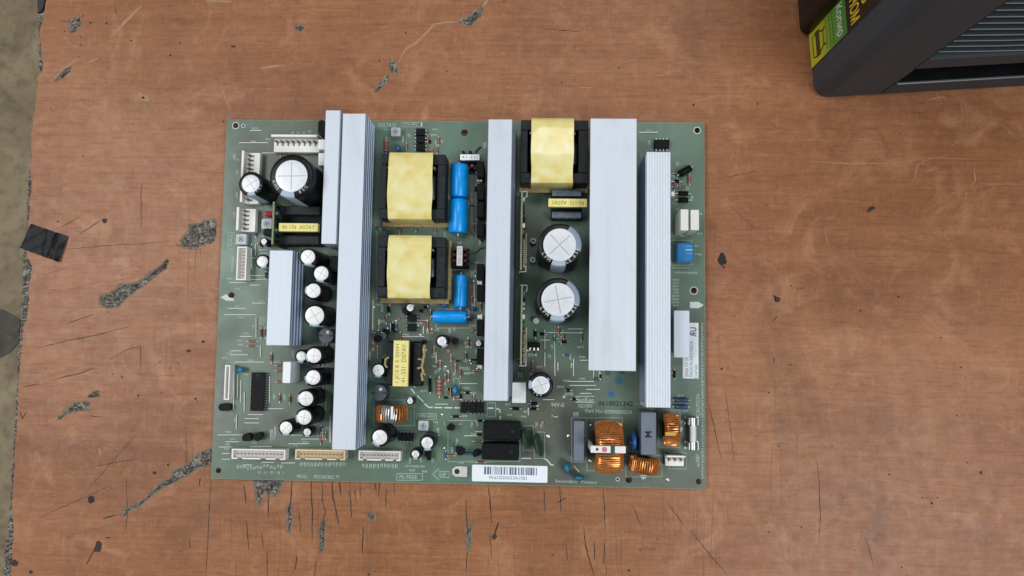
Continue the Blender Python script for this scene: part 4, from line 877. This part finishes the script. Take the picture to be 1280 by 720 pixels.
def label_box(name, x0, y0, x1, y1, h, words, ang, m=YPAPER, depth=.004, par=None):
    cx, cy, w, d = rect(x0, y0, x1, y1, h)
    o = part(name, box(w, d, depth, h - depth, 0, 0, .0003), m, (cx, cy, ZB))
    L, S = (w, d) if abs(math.sin(ang)) < .5 else (d, w)
    for i, wd in enumerate(words):
        off = (len(words) - 1) / 2 - i; g = text_fit(wd, L * .84, S * .48 / max(1, len(words) * .8), ang)
        dx, dy = -math.sin(ang) * off * S * .40, math.cos(ang) * off * S * .40
        part('lettering', move(g, (dx, dy, h + .00005)), INKY if m == YPAPER else INKB, (0, 0, 0), o)
    return o, cx, cy, w, d
def ee_core(x0, y0, x1, y1, h, n, axis, m=FERRITEB):      # open small transformer seen from above
    cx, cy, w, d = rect(x0, y0, x1, y1, h * .6)
    o = part('pulse_transformer', box(w * .96, d * .96, h * .35, .0005, 0, 0, .0006), EPOXY, (cx, cy, ZB))
    for s in (-1, 1):
        sz = (w * .9, d * .22) if axis == 'x' else (w * .22, d * .9); p = (0, s * d * .36) if axis == 'x' else (s * w * .36, 0)
        part('core_bar', box(sz[0], sz[1], h * .55, .001, p[0], p[1], .0006), m, (0, 0, 0), o)
    for k in range(n):
        u = (k + .5) / n - .5
        for s in (-1, 1):
            p = (u * w * .8, s * d * .45) if axis == 'x' else (s * w * .45, u * d * .8)
            part('terminal', box(.0011, .0011, h * .57, 0, p[0], p[1]), PIND, (0, 0, 0), o)
            part('winding_tail', box(.0016 if axis == 'x' else .002, .002 if axis == 'x' else .0016, h * .48, .002, p[0] * .7 if axis == 'y' else p[0] + .002, p[1] * .7 if axis == 'x' else p[1] + .002), COPPERD, (0, 0, 0), o)
    return o
ee_core(346, 256, 402, 307, .020, 4, 'x', FERRITE); label_box('transformer_label', 348.3, 278.9, 397.5, 289.2, .019, ['90-176  A07AY'], 0)
ee_core(688, 236, 729, 274, .018, 3, 'x'); label_box('transformer_label', 685.4, 248.2, 733.8, 258.6, .019, ['90-175  A07AY'], PI)
ee_core(482, 425, 528, 484, .020, 4, 'y', FERRITE); label_box('transformer_label', 491.3, 425.5, 510.3, 483, .020, ['1 JCS 8 5 200H', '41-331  D07AY'], PI / 2)
ee_core(573, 194, 600, 210, .012, 3, 'x', EPOXY); label_box('transformer_label', 575, 192.8, 599.4, 200, .013, ['41-331'], 0, PAPER, .003)
ee_core(563.5, 309, 586, 336, .013, 3, 'y', EPOXY); label_box('transformer_label', 570.8, 307.4, 578, 332, .014, ['C01-2CT'], PI / 2, mat('label_pinkish', (.62, .57, .56), .55), .003)
# tan bobbin arms of the vertical-label transformer
for pts, r in [([(531, 431), (529.5, 437), (530.5, 443), (529, 450), (527.5, 458), (529, 464), (527, 468), (528.5, 476)], .0010), ([(529, 450), (522.5, 448.5)], .0007), ([(527.5, 459), (521.5, 460.5)], .0007), ([(531, 440), (533, 436)], .0006), ([(528, 465), (532, 469)], .0006), ([(486, 446.5), (482, 449), (481.4, 456), (484, 459.5)], .0008)]:
    c = onb(*pts[0], .015); part('bobbin_arm', tube([onb(x, y, .015) - c for x, y in pts], r, 6), mat('bobbin_ochre', (.34, .27, .13), .5, 0, .2, 900), c, smooth=60)
c = onb(586, 318, .008); part('lead_wire', tube([onb(x, y, z) - c for x, y, z in ((584, 319, .009), (590, 316.5, .012), (596, 315.5, .012), (600, 311, .011), (608, 309, .012))], .0006, 6), RUBBER, c, smooth=60)
for x in (579, 588): 
    c = onb(x, 190, .006); part('lead_wire', tube([Vector((0, 0, -.006)), Vector((0, 0, 0)), Vector((.001, -.003, .002))], .0010, 6), RUBBER, c, smooth=60)
c = onb(595, 190, .006); part('lead_wire', tube([onb(594, 191, .008) - c, onb(597, 187.5, .009) - c, onb(601, 184, .008) - c], .0008, 6), RUBBER, c, smooth=60)

# ---------------------------------------------------------------- wound rings
def se(v, p=.55): return math.copysign(abs(v) ** p, v)
def toroid(x, y, R, a, b, axis, turns, wr, zc, a0=0, a1=2 * PI, m=COPPER, rz=0, name='toroid_choke', label=None, mats=None):
    c = onb(x, y, zc)
    M = Matrix.Rotation(rz, 4, 'Z') @ (Matrix.Rotation(PI / 2, 4, 'Y') if axis == 'x' else Matrix.Rotation(PI / 2, 4, 'X'))
    prof = [(R + (a - wr) * se(math.cos(t)), (b - wr) * se(math.sin(t))) for t in [2 * PI * k / 16 for k in range(16)]]; prof.append(prof[0])
    core_ = lathe(prof, 32, cap=False); o = part(name, xf(core_, M), mat('ring_core', (.05, .018, .008), .6), (c.x, c.y, ZB + zc), smooth=60, label=label)
    segs = mats or [(a0, a1, turns, m)]
    for s0, s1, tn, mm in segs:
        P = []; q = 14
        for i in range(tn * q + 1):
            t = i / (tn * q); th = s0 + (s1 - s0) * t + .012 * math.sin(i * 1.7); ph = 2 * PI * i / q
            rr = R + a * se(math.cos(ph)) + random.uniform(0, .00012); P.append(M @ Vector((rr * math.cos(th), rr * math.sin(th), b * se(math.sin(ph)))))
        part('winding', tube(P, wr, 5), mm, (0, 0, 0), o, smooth=60)
    return o, M
U = PI   # on the x-axis rings angle PI is straight up
o, M = toroid(760, 558.5, .0115, .0040, .0080, 'x', 0, .00056, .0165, mats=[(U - 1.75, U - .12, 18, COPPER), (U + .12, U + 1.75, 18, COPPER)], label='large copper wound choke with white strap')
for v in o.children: pass
cx, cy, w, d = rect(738, 557, 782, 566, .034)
stp = part('strap', box(w, d, .0016, .0340, 0, 0, .0004), mat('strap_white', (.80, .80, .78), .5), (cx, cy, ZB)); part('paint_dot', lathe([(.0016, .0356), (.0015, .0358)], 16), mat('dot_pink', (.55, .16, .24), .5), (-.0022, 0, 0), stp)
part('green_mark', box(.0024, .0052, .0003, .0356, .0026, -.0004), mat('mark_green', (.004, .06, .045), .5), (0, 0, 0), stp); part('strap_slot', lathe([(.0009, .0356), (.0008, .0358)], 12), INK, (-.0065, 0, 0), stp)
part('strap_leg', box(.002, .003, .033, .001, -w / 2 + .001, 0), WHITEP, (0, 0, 0), stp); part('strap_leg', box(.002, .003, .033, .001, w / 2 - .001, 0), WHITEP, (0, 0, 0), stp)
o, M = toroid(838.3, 537, .0070, .0027, .0044, 'x', 0, .00048, .0105, mats=[(U - 1.9, U + 1.9, 26, COPPER)], label='small copper choke with yellow band')
cx, cy, w, d = rect(829, 540, 847, 544.5, .0205); part('yellow_band', box(w * .72, d, .0008, .0205, 0, 0, .0002), mat('band_yellow', (.60, .36, .03), .4), (cx, cy, ZB))
toroid(805.2, 581, .0066, .0027, .0046, 'y', 0, .00048, .0100, rz=-.09, mats=[(-.35, PI + .35, 25, COPPER)], label='small copper choke lying near the bottom edge')
toroid(489.5, 516.5, .0068, .0028, .0050, 'y', 0, .00054, .0100, mats=[(-.3, 1.05, 7, COPPER), (1.08, 2.05, 6, mat('tinned_turns', (.50, .48, .45), .35, .6)), (2.09, PI + .3, 7, COPPER)], label='choke wound with copper and tinned wire beside the long heatsink')
cx, cy, w, d = rect(488.5, 506, 491.5, 526, .0198); part('white_band', box(w, d * .8, .0008, .0196, 0, 0, .0002), WHITEB, (cx, cy, ZB))

# ---------------------------------------------------------------- boxes: relays, film and class-X capacitors, resistors
def blk(name, x0, y0, x1, y1, h, m, bev=.0006, lead=True, label=None):
    cx, cy, w, d = rect(x0, y0, x1, y1, h)
    o = part(name, box(w, d, h - .0006, .0006, 0, 0, bev), m, (cx, cy, ZB), label=label)
    return o, w, d
for y0, y1, x0, x1 in ((527.5, 550.5, 603.7, 650.3), (554.5, 575.2, 602, 648.3)):
    o, w, d = blk('relay', x0, y0, x1, y1, .014, EPOXY, .0009); part('vent_mark', lathe([(.0011, .0140), (.0010, .0141)], 12), FERRITE, (w * .3, 0, 0), o)
o, w, d = blk('suppression_capacitor', 717, 526, 730.6, 577, .018, GREYX); o, w, d = blk('suppression_capacitor', 801.3, 515.3, 820.5, 569, .021, GREYX)
part('lettering', move(text_fit('M', .0040, .0042, -PI / 2, bold=.02), (-.0002, -.0004, .02105)), INK, (0, 0, 0), o)
blk('box_capacitor', 353, 452, 363.2, 479, .020, WHITEB); blk('box_capacitor', 640, 478.2, 657.4, 503.8, .014, WHITEB, .0004)
o, w, d = blk('cement_resistor', 851, 261.4, 860.8, 288, .021, CERAM, .0004); o, w, d = blk('cement_resistor', 863.6, 262, 874, 287.6, .021, CERAM, .0004)
o, w, d = blk('blue_box_capacitor', 846.3, 303.3, 867.4, 327.6, .011, mat('blue_box', (.008, .17, .42), .3, 0, .1, 300, coat=.3), .0009)
for k in range(3): part('print_highlight', box(w * (.40 - .0 * k), .0006, .0001, .011, .0022, .0038 - .0022 * k), SILKW if k == 1 else mat('print_highlight_blue', (.08, .36, .60), .5), (0, 0, 0), o)  # pale lines: print and highlights painted together
for x0, y0, x1, y1, lean in ((652.5, 535, 664, 562, .18), (668.5, 541, 679.5, 572, .22)):
    cx, cy, w, d = rect(x0, y0, x1, y1, .009); g = lathe([(.0001, -1), (.5, -.86), (.86, -.5), (1, 0), (.86, .5), (.5, .86), (.0001, 1)], 18, cap=False)
    part('green_film_capacitor', xf(g, Matrix.Rotation(.25, 4, 'Z') @ Matrix.Rotation(-.35, 4, 'Y') @ Matrix.Diagonal((.0019, d * .52, .0062, 1))), GREENF, (cx, cy, ZB + .0066), smooth=True)
def disc(x, y, wpx, dpx, h, m, rz=0, name='disc_capacitor'):
    c = onb(x, y, h * .7); t, r = wpx * .00025, dpx * .000255; g = lathe([(.0001, -1), (.55, -.95), (.9, -.6), (1, 0), (.9, .6), (.55, .95), (.0001, 1)], 20, cap=False)
    o = part(name, xf(g, Matrix.Rotation(rz, 4, 'Z') @ Matrix.Rotation(PI / 2, 4, 'Y') @ Matrix.Diagonal((h * .46, r, t, 1))), m, (c.x, c.y, ZB + h * .54), smooth=True)
    for s in (-1, 1): part('lead', tube([Vector((0, s * r * .6, 0)), Vector((0, s * r * .6, -h * .54))], .0003, 5), TINW, (0, 0, 0), o, rot=(0, 0, rz))
disc(792, 552, 9, 24, .018, BLUED, 0, 'varistor'); disc(708.6, 585, 9, 16, .009, TEAL); disc(723.5, 597.2, 7, 15, .008, TEAL, PI / 2); disc(300.6, 462, 7, 9.5, .006, BLUEC, PI / 2); disc(498, 185.5, 5.4, 11, .007, BLUEC); disc(568.6, 488, 6.8, 15.5, .008, BLUEC); disc(555, 381.5, 5, 8, .005, BLUED, PI / 2); disc(591, 386, 5, 6, .005, BLUED); disc(605.5, 254, 5, 7, .007, BLUED); disc(603, 284, 5, 7, .007, BLUED)
part('lead_band', box(.0006, .006, .004, 0), mat('band_orange', (.42, .20, .03), .5), onb(564, 490))
# fuse in two clips
c = onb(866.3, 542, .006); fu = part('fuse', xf(lathe([(.0021, -.0049), (.0021, .0049)], 18), Matrix.Translation((0, 0, .006)) @ Matrix.Rotation(PI / 2, 4, 'X')), GLASSW, (c.x, c.y, ZB), smooth=40)
for s in (-1, 1):
    part('end_cap', xf(lathe([(.0023, -.0024), (.0023, .0024)], 18), Matrix.Translation((0, s * .0074, .006)) @ Matrix.Rotation(PI / 2, 4, 'X')), PIN, (0, 0, 0), fu, smooth=40)
    for q in (-1, 1): part('clip', join(box(.0005, .0042, .0075, .0005, q * .0027, s * .0076), box(.0012, .0012, .0006, .0003, q * .0038, s * .0076 + .0018), box(.0012, .0012, .0006, .0003, q * .0038, s * .0076 - .0018)), PIN, (0, 0, 0), fu)
# axial parts
def axial(x0, y0, x1, y1, dpx, m, bands=(), name='resistor', h=.002, ext=3.5):
    a, b = onb(x0, y0, h), onb(x1, y1, h); mid = (a + b) / 2; v = b - a; L = v.length; r = dpx * .00025; ang = math.atan2(v.y, v.x); n = ext * .0005
    M = Matrix.Rotation(ang, 4, 'Z') @ Matrix.Rotation(PI / 2, 4, 'Y'); z = Vector((0, 0, r + .0004))
    pr = [(r * .5, -L / 2), (r * .95, -L / 2 + r * .3), (r, -L / 2 + r * .8), (r * .86, -L / 2 + r * 1.6), (r * .86, L / 2 - r * 1.6), (r, L / 2 - r * .8), (r * .95, L / 2 - r * .3), (r * .5, L / 2)] if m not in (EPOXY,) else [(r * .8, -L / 2), (r, -L / 2 + r * .2), (r, L / 2 - r * .2), (r * .8, L / 2)]
    o = part(name, xf(lathe(pr, 14), Matrix.Translation(z) @ M), m, (mid.x, mid.y, ZB), smooth=50)
    u = Vector((math.cos(ang), math.sin(ang), 0))
    for s in (-1, 1): part('lead', tube([z + u * s * (L / 2 - .0002), z + u * s * (L / 2 + n * .7), u * s * (L / 2 + n)], .00025, 5), TINW, (0, 0, 0), o)
    for t, bm_ in bands: part('colour_band', xf(lathe([(r * .93, -L * .045), (r * .93, L * .045)], 14, cap=False), Matrix.Translation(z + u * (t * L)) @ M), bm_, (0, 0, 0), o)
RB = [(-.22, REDB), (0, REDB), (.2, REDB)]
axial(482.6, 174.5, 482.6, 190, 5.6, PINK, RB); axial(549, 473.5, 549, 494.5, 7, PINK, RB, ext=4)
axial(843.5, 500, 860.5, 500.2, 5.8, BLUER, [(-.3, INK), (-.1, INK), (.1, INK)]); axial(843.2, 508.4, 859.8, 508.6, 5.8, BLUER, [(-.3, INK), (-.1, INK), (.1, INK)])
axial(848, 241.7, 860, 242, 6, EPOXY, name='diode', ext=5); axial(848, 250, 860, 250.2, 6.6, EPOXY, name='diode', ext=5)
axial(849.5, 217.5, 864, 209, 9.2, EPOXY, [(.32, TRIM)], name='diode', h=.004); axial(862, 219, 862, 229, 4, PINK, RB)
axial(843.5, 226.5, 849, 226.7, 4, EPOXY, name='diode', ext=6)
for x0, y0, x1, y1 in [(640.5, 510.8, 649, 511.2), (664, 504.7, 672, 505), (662.5, 511, 670.5, 511.3), (702.5, 427, 708.5, 427.2), (708.5, 487.8, 712.5, 488), (715.5, 499, 720, 499.2), (669.3, 414, 669.3, 421), (675, 417.5, 681, 418), (582, 490.8, 587, 491), (486, 383, 486, 391), (491, 404, 491, 412), (537.5, 473, 537.5, 490)]: axial(x0, y0, x1, y1, 3.6, EPOXY, name='diode')
for x0, y0, x1, y1 in [(310, 426.5, 319, 426.6), (310, 432.5, 319, 432.6), (325.5, 411.5, 325.5, 421), (331, 411.5, 331, 421), (338.3, 443, 338.3, 452), (345.5, 457, 352, 457), (345.5, 463.4, 352, 463.4), (345.5, 477.5, 352, 477.5), (348.7, 494, 348.7, 501.5), (361.3, 495.5, 361.3, 503), (585, 424, 585, 432), (593, 551.8, 601, 552), (597, 578.3, 605, 578.4), (546, 183, 546, 190), (843, 233.5, 850, 233.7), (851, 233.5, 858, 233.8), (556, 470, 556, 478), (560.5, 466.5, 560.5, 474), (538, 389, 538, 397), (534, 402, 534, 410), (519.6, 446, 519.6, 456), (518, 474, 518, 482)]:
    axial(x0, y0, x1, y1, 3.0, random.choice([BROWNR, GLASSR, BROWNR]), [(-.2, REDB), (.2, INK)])
def zone(x0, y0, x1, y1, n, ori):
    for i in range(n):
        x, y = random.uniform(x0, x1), random.uniform(y0, y1); L = random.uniform(5, 9); k = random.random()
        dx, dy = (L / 2, 0) if random.random() < ori else (0, L / 2)
        if k < .58: axial(x - dx, y - dy, x + dx, y + dy, 2.8, random.choice([BROWNR, GLASSR, BLUER, EPOXY, PINK]), name='resistor', ext=2.5)
        elif k < .70: jumper(x - dx * 1.6, y - dy * 1.6, x + dx * 1.6, y + dy * 1.6)
        elif k < .85:
            c_ = onb(x, y); part('surface_chip', box(random.uniform(.0014, .003), random.uniform(.0014, .0026), .001, .0001, 0, 0, .0002), random.choice([EPOXY, SLATE, BROWNR]), c_)
        else: c_ = onb(x, y); part('solder_pad', lathe([(.0009, 0), (.0007, .0005), (.0003, .0007)], 10), SOLDER, c_, smooth=40)
for z_ in [(464, 378, 500, 420, 12, .2), (522, 378, 540, 420, 8, .3), (534, 432, 603, 470, 16, .3), (556, 470, 603, 500, 8, .4), (588, 205, 603, 300, 16, .3), (586, 338, 603, 420, 14, .3), (640, 408, 733, 470, 14, .5), (543, 515, 600, 545, 7, .5), (552, 550, 600, 578, 6, .4), (404, 320, 412, 430, 9, .2), (398, 430, 410, 550, 14, .3), (500, 172, 555, 190, 8, .1), (840, 210, 850, 258, 5, .5), (345, 196, 402, 260, 4, .4), (306, 290, 334, 350, 8, .3), (462, 430, 484, 455, 6, .3), (660, 505, 700, 528, 6, .5), (742, 462, 798, 474, 4, .2), (838, 455, 852, 490, 2, .2), (470, 280, 555, 292, 8, .2)]: zone(*z_)
# red indicator
c = onb(337, 267, .004); part('indicator_lamp', xf(lathe([(.0018, -.003), (.0018, .0015), (.0013, .0026), (.0003, .003)], 16), Matrix.Translation((0, 0, .0022)) @ Matrix.Rotation(PI / 2, 4, 'Y')), LEDR, (c.x, c.y, ZB), smooth=40)
# chips
def chip(x0, y0, x1, y1, n, sides, h=.0038, m=EPOXY):
    cx, cy, w, d = rect(x0, y0, x1, y1, h)
    o = part('integrated_circuit', box(w, d, h - .0008, .0008, 0, 0, .0004), m, (cx, cy, ZB))
    for k in range(n):
        u = (k + .5) / n - .5
        for s in (-1, 1):
            if sides == 'y': part('pin', join(box(.0008, .0010, .0016, .0003, u * w * .96, s * (d / 2 + .0004))), SOLDER, (0, 0, 0), o)
            else: part('pin', join(box(.0010, .0008, .0016, .0003, s * (w / 2 + .0004), u * d * .96)), SOLDER, (0, 0, 0), o)
    return o
o = chip(313, 465.8, 329.8, 513.6, 14, 'x', .0045); part('index_notch', lathe([(.0012, .0045), (.0011, .0046)], 12), FERRITE, (0, .0105, 0), o)
for y in (160.3, 169.5, 179.5): chip(519.8, y, 531, y + 8.6, 2, 'x')
for x0, x1 in ((575.5, 584), (586.5, 594.8), (595.8, 605)): chip(x0, 502.5, x1, 516.3, 2, 'y')
chip(508.8, 393.2, 520.4, 402, 2, 'x'); chip(508.8, 405, 520.4, 414, 2, 'x'); chip(497.5, 541.3, 516.2, 551.3, 4, 'y'); chip(818.3, 174, 837, 185.4, 4, 'y')
# TO-92 transistors
def to92(x, y, r, rz=0, h=.006, lean=None):
    c = onb(x, y, h); rr = r * .00051; P = [(rr * math.cos(a), rr * math.sin(a)) for a in [(-.25 + 1.5 * k / 12) * PI for k in range(13)]]
    o = part('small_transistor', prism(P, .0012, h), EPOXY, (c.x, c.y, ZB), rot=(lean or 0, 0, rz))
    for k in (-1, 0, 1): part('lead', box(.0004, .0004, .0014, 0, k * .0011, 0), PIN, (0, 0, 0), o)
for x, y, r, z in [(308, 547.5, 5.6, 0), (322.3, 546, 5.4, .8), (563.2, 534.7, 4.8, 0), (575.4, 563.7, 5.6, 2.6), (595.4, 567, 5, .4), (471.5, 423.5, 4.6, .9), (334, 290.7, 5.4, 0), (568.8, 426.5, 4.5, 1.5), (602, 233, 4.2, 0), (571.5, 451.3, 1.6, 0), (492, 414, 2.2, 0), (530, 427.5, 3, 0), (483, 415, 2.6, 1)]: to92(x, y, r, z)
cx, cy, w, d = rect(273, 504.5, 288, 513.8, .004); P = rr_outline(w, d, d * .45); part('small_transistor', move(prism(P, .0008, .004), (-w / 2, -d / 2, 0)), EPOXY, (cx, cy, ZB))
cx, cy, w, d = rect(397.5, 150, 406.5, 169, .020); P = rr_outline(w, d, w * .45); part('rubber_bumper', move(prism(P, .0008, .020), (-w / 2, -d / 2, 0)), EPOXY, (cx, cy, ZB))
cx, cy, w, d = rect(660, 428, 675, 434.6, .006); o = part('small_transistor', box(w, d, .006, .002, 0, 0, .0006), EPOXY, (cx, cy, ZB))
for k in (-1, 0, 1): part('lead', tube([Vector((k * .0024, -d / 2, .003)), Vector((k * .0026, -d / 2 - .0014, .0028)), Vector((k * .003, -d / 2 - .0016, 0))], .0004, 5), PIN, (0, 0, 0), o)
cx, cy, w, d = rect(533.5, 563, 538.5, 575.5, .005); part('diode', box(w, d, .004, .001, 0, 0, .0006), EPOXY, (cx, cy, ZB))
cx, cy, w, d = rect(588, 448.5, 603, 451, .006); part('lead_wire', box(w, d, .001, .005), EPOXY, (cx, cy, ZB))
# trimmers
for x0, y0, x1, y1, rz in [(326.3, 273, 340, 286.3, .3), (294.2, 292, 308, 305.8, .8), (488.2, 158.8, 500.6, 170, .2), (522.6, 525.8, 535.5, 538.7, 1.4)]:
    cx, cy, w, d = rect(x0, y0, x1, y1, .005); o = part('trimmer', box(w, d, .0045, .0005, 0, 0, .0008), TRIM, (cx, cy, ZB))
    rt = part('rotor', lathe([(.0023, .0050), (.0022, .0053)], 20), TRIMD, (0, 0, 0), o, smooth=40); part('screw_slot', join(box(.0032, .0006, .0001, .0053), box(.0006, .0032, .0001, .00532)), mat('slot_grey', (.16, .17, .19), .6), (0, 0, 0), o, rot=(0, 0, rz))
# white plastic posts
for x, y in ((666.5, 301), (666, 324.6), (670, 401)):
    c = onb(x, y, .004); o = part('post', lathe([(.0019, 0), (.0019, .004), (.0008, .0042)], 18), SILKW, (c.x, c.y, ZB), smooth=40)
    if y < 390: part('post_bore', lathe([(.0008, .0041), (.0007, .0044)], 12), INK, (0, 0, 0), o)
for x, y in ((685, 545.5), (711, 545.3), (738, 532.5), (738, 576), (835, 600)): c = onb(x, y, .001); part('solder_pad', lathe([(.0013, 0), (.0011, .0006), (.0004, .0009)], 14), SOLDER, (c.x, c.y, ZB), smooth=40)
c = onb(850, 536.5, .004); part('post', lathe([(.0016, 0), (.0016, .004), (.0006, .0042)], 16), SILKW, (c.x, c.y, ZB)); cx, cy, w, d = rect(839, 239, 843.5, 245, .006); part('post', box(w, d, .006, 0, 0, 0, .0004), TINW, (cx, cy, ZB))
# upright control cards
for y0, y1 in ((239, 338), (357, 456.5)):
    a, b = onb(652.6, y0, .024), onb(652.6, y1, .024); cx, cy, d = a.x, (a.y + b.y) / 2, (a - b).length
    o = part('control_card', box(.0012, d, .0235, .0005), PCBV, (cx, cy, ZB)); part('card_edge', box(.0011, d - .0004, .0003, .0240), PCBE, (0, 0, 0), o)
    y = -d / 2 + .004
    while y < d / 2 - .004:
        k = random.random(); L = random.uniform(.0012, .003)
        part('surface_chip', box(random.uniform(.0006, .0016), L, random.uniform(.002, .005), random.uniform(.016, .0195), .0012, y), random.choice([EPOXY, PCBE, SOLDER, EPOXY, TINW]), (0, 0, 0), o); y += L + random.uniform(.0006, .0024)
    part('pin_row', join(*[box(.0007, .0007, .0010, .0228, .0018, -d * .12 - k * .00127) for k in range(14)]), PIN, (0, 0, 0), o)
    part('heat_tab', box(.0006, d * .38, .003, .0205, .0030, -d * .22), TAN, (0, 0, 0), o)
    for s in (-1, 1): part('hook_wire', tube([Vector((.0008, s * (d / 2 - .004), .020)), Vector((.0030, s * (d / 2 - .003), .022)), Vector((.0030, s * (d / 2 + .0004), .021)), Vector((-.001, s * (d / 2 + .0006), .020)), Vector((-.001, s * (d / 2 + .0006), 0))], .0003, 5), TINW, (0, 0, 0), o)
a, b = onb(342.5, 252, .022), onb(342.5, 306, .022); d = (a - b).length
o = part('control_card', box(.0012, d, .0215, .0005), mat('card_bright_green', (.03, .09, .05), .45, 0, .2, 900), (a.x, (a.y + b.y) / 2, ZB)); part('card_edge', box(.0011, d - .0004, .0003, .022), PCBE, (0, 0, 0), o)
for k in range(7): part('surface_chip', box(.0010, .0018, .004, .015, .0011, -d * .40 + k * d * .13), random.choice([EPOXY, SOLDER, TINW]), (0, 0, 0), o)

# ---------------------------------------------------------------- connectors
def header(x0, y0, x1, y1, n, axis, h, m, min_, style='shroud', open_side=-1):
    cx, cy, w, d = rect(x0, y0, x1, y1, h); t = .0008
    if style == 'shroud':
        o = part('connector', join(box(w, t, h - .0005, .0005, 0, d / 2 - t / 2), box(t, d - 2 * t, h - .0005, .0005, w / 2 - t / 2, 0), box(t, d - 2 * t, h - .0005, .0005, -w / 2 + t / 2, 0)), m, (cx, cy, ZB))
        L = w if axis == 'x' else d
        segs = [(-.5, -.40), (-.30, .04), (.14, .32), (.40, .5)] if axis == 'x' else [(-.5, .5)]
        for s0, s1 in segs:
            part('wall', box((s1 - s0) * w, t, h - .0007, .0005, (s0 + s1) / 2 * w, -d / 2 + t / 2), m, (0, 0, 0), o)
        part('floor_insert', box(w - 2 * t, d - t - .0002, h * .62, .0006, 0, -.0002), min_, (0, 0, 0), o)
    elif style == 'open':      # friction-lock header: slab with a back wall
        o = part('connector', box(w, d, h * .42, .0005, 0, 0, .0004), m, (cx, cy, ZB))
        bw = (w, d * .16, 0, d * .42) if axis == 'x' else (w * .16, d, -w * .42, 0)
        part('lock_wall', box(bw[0], bw[1], h - .0006, .0006, bw[2], bw[3], .0003), m, (0, 0, 0), o)
    for k in range(n):
        u = (k + .5) / n - .5
        if style == 'shroud': P = (u * (w - .004), 0) if axis == 'x' else (0, u * (d - .004)); part('pin', box(.0007, .0007, h * .70, .001, P[0], P[1]), PIND, (0, 0, 0), o)
        else:
            P = (u * w * .95, d * .12) if axis == 'x' else (-w * .12, u * d * .95)
            part('pin', box(.0011, .0011, h * .55, h * .40, P[0], P[1]), PIND, (0, 0, 0), o)
            part('cavity_shade', box(.0011 if axis == 'x' else w * .34, d * .34 if axis == 'x' else .0011, .0002, h * .42 + .0004, P[0] if axis == 'x' else P[0] + w * .05, P[1] - (d * .05 if axis == 'x' else 0)), mat('cavity_shade_grey', (.23, .22, .20), .7), (0, 0, 0), o)  # flat grey patch, the slot's shade is put into its colour
    return o
header(338.3, 168, 396.3, 187.5, 8, 'x', .011, WHITEP, WHITEIN, 'open'); header(300.8, 188, 320, 252.5, 11, 'y', .011, WHITEP, WHITEIN, 'open'); header(295.2, 258.8, 315, 288, 5, 'y', .011, WHITEP, WHITEIN, 'open')
header(295.8, 308.2, 308, 350, 8, 'y', .008, WHITEP, WHITEIN); header(280.5, 456.3, 287, 499.8, 9, 'y', .007, WHITEP, WHITEIN)
header(289.5, 561.6, 356.5, 574.3, 13, 'x', .008, WHITEP, WHITEIN); header(369, 562.3, 431.3, 574.8, 12, 'x', .008, CREAM, CREAMIN); header(448.2, 563.7, 500.6, 575.8, 10, 'x', .008, WHITEP, WHITEIN)
header(833.3, 569.5, 857, 584.4, 3, 'x', .010, WHITEP, WHITEIN, 'open')
# earth tab
cx, cy, w, d = rect(565, 583, 584, 596, .0012); tb = part('earth_tab', fill([(-w / 2 + d * .35, -d / 2), (w / 2, -d / 2), (w / 2, d / 2), (-w / 2 + d * .35, d / 2), (-w / 2, d * .25), (-w / 2, -d * .25)], [[(-w * .17 + .0017 * math.cos(2 * PI * k / 14), .0017 * math.sin(2 * PI * k / 14)) for k in range(14)]], .0003, .0011), mat('earth_tin', (.62, .62, .60), .4, .4, .08, 700), (cx, cy, ZB))
part('tab_bore', lathe([(.0017, .0001), (.0017, .0002)], 14), HOLE, (-w * .17, 0, 0), tb)
part('tab_teeth', join(*[box(.0011, .0007, .0012, .0002, w / 2 + .0005, -d * .4 + k * d * .2) for k in range(5)]), PIND, (0, 0, 0), tb)

# ---------------------------------------------------------------- stuck-on labels
cx, cy, w, d = rect(590, 581.6, 684.3, 602.4, 0); P = [(x - w / 2, y - d / 2) for x, y in rr_outline(w, d, .0008, 3)]
lb = part('barcode_label', prism(P, .0001, .0003), PAPER, (cx, cy, ZB), label='white label with barcode and serial number')
g = ([], []); x = -w * .34
while x < w * .37:
    bw = random.choice([.00035, .0006, .0009, .0013]); g = join(g, box(bw, d * .46, .00004, .0003, x + bw / 2, d * .16)); x += bw + random.choice([.0004, .0006, .0009])
part('barcode', g, INKB, (0, 0, 0), lb); part('lettering', move(text_fit('FK6O02A023A1083', w * .50, d * .20, 0), (-w * .02, -d * .25, .00034)), INKB, (0, 0, 0), lb)
cx, cy, w, d = rect(853.3, 403.3, 873, 473, 0)
lb = part('origin_label', box(w, d, .0002, .0001), PAPER, (cx, cy, ZB), label='white label reading made in Indonesia along the right edge')
for t, px, py, lp, sp in [('2006 11 1C', 858.3, 458, 26, 4), ('MADE IN INDONESIA', 864, 448.5, 44, 4.2), ('E247681', 870, 464, 17, 3.6)]:
    c = onb(px, py); part('lettering', move(text_fit(t, lp * .000516, sp * .000516, PI / 2), (c.x - cx, c.y - cy, .00034)), INKB, (0, 0, 0), lb)
c = onb(866.3, 415, 0); part('recognition_mark', join(move(text_fit('R', .0028, .0042, PI / 2, mirror=True, bold=.03), (c.x - cx, c.y - cy - .0018, .00034)), move(text_fit('U', .0028, .0042, PI / 2, bold=.03), (c.x - cx + .0002, c.y - cy + .0016, .00034))), INKB, (0, 0, 0), lb)
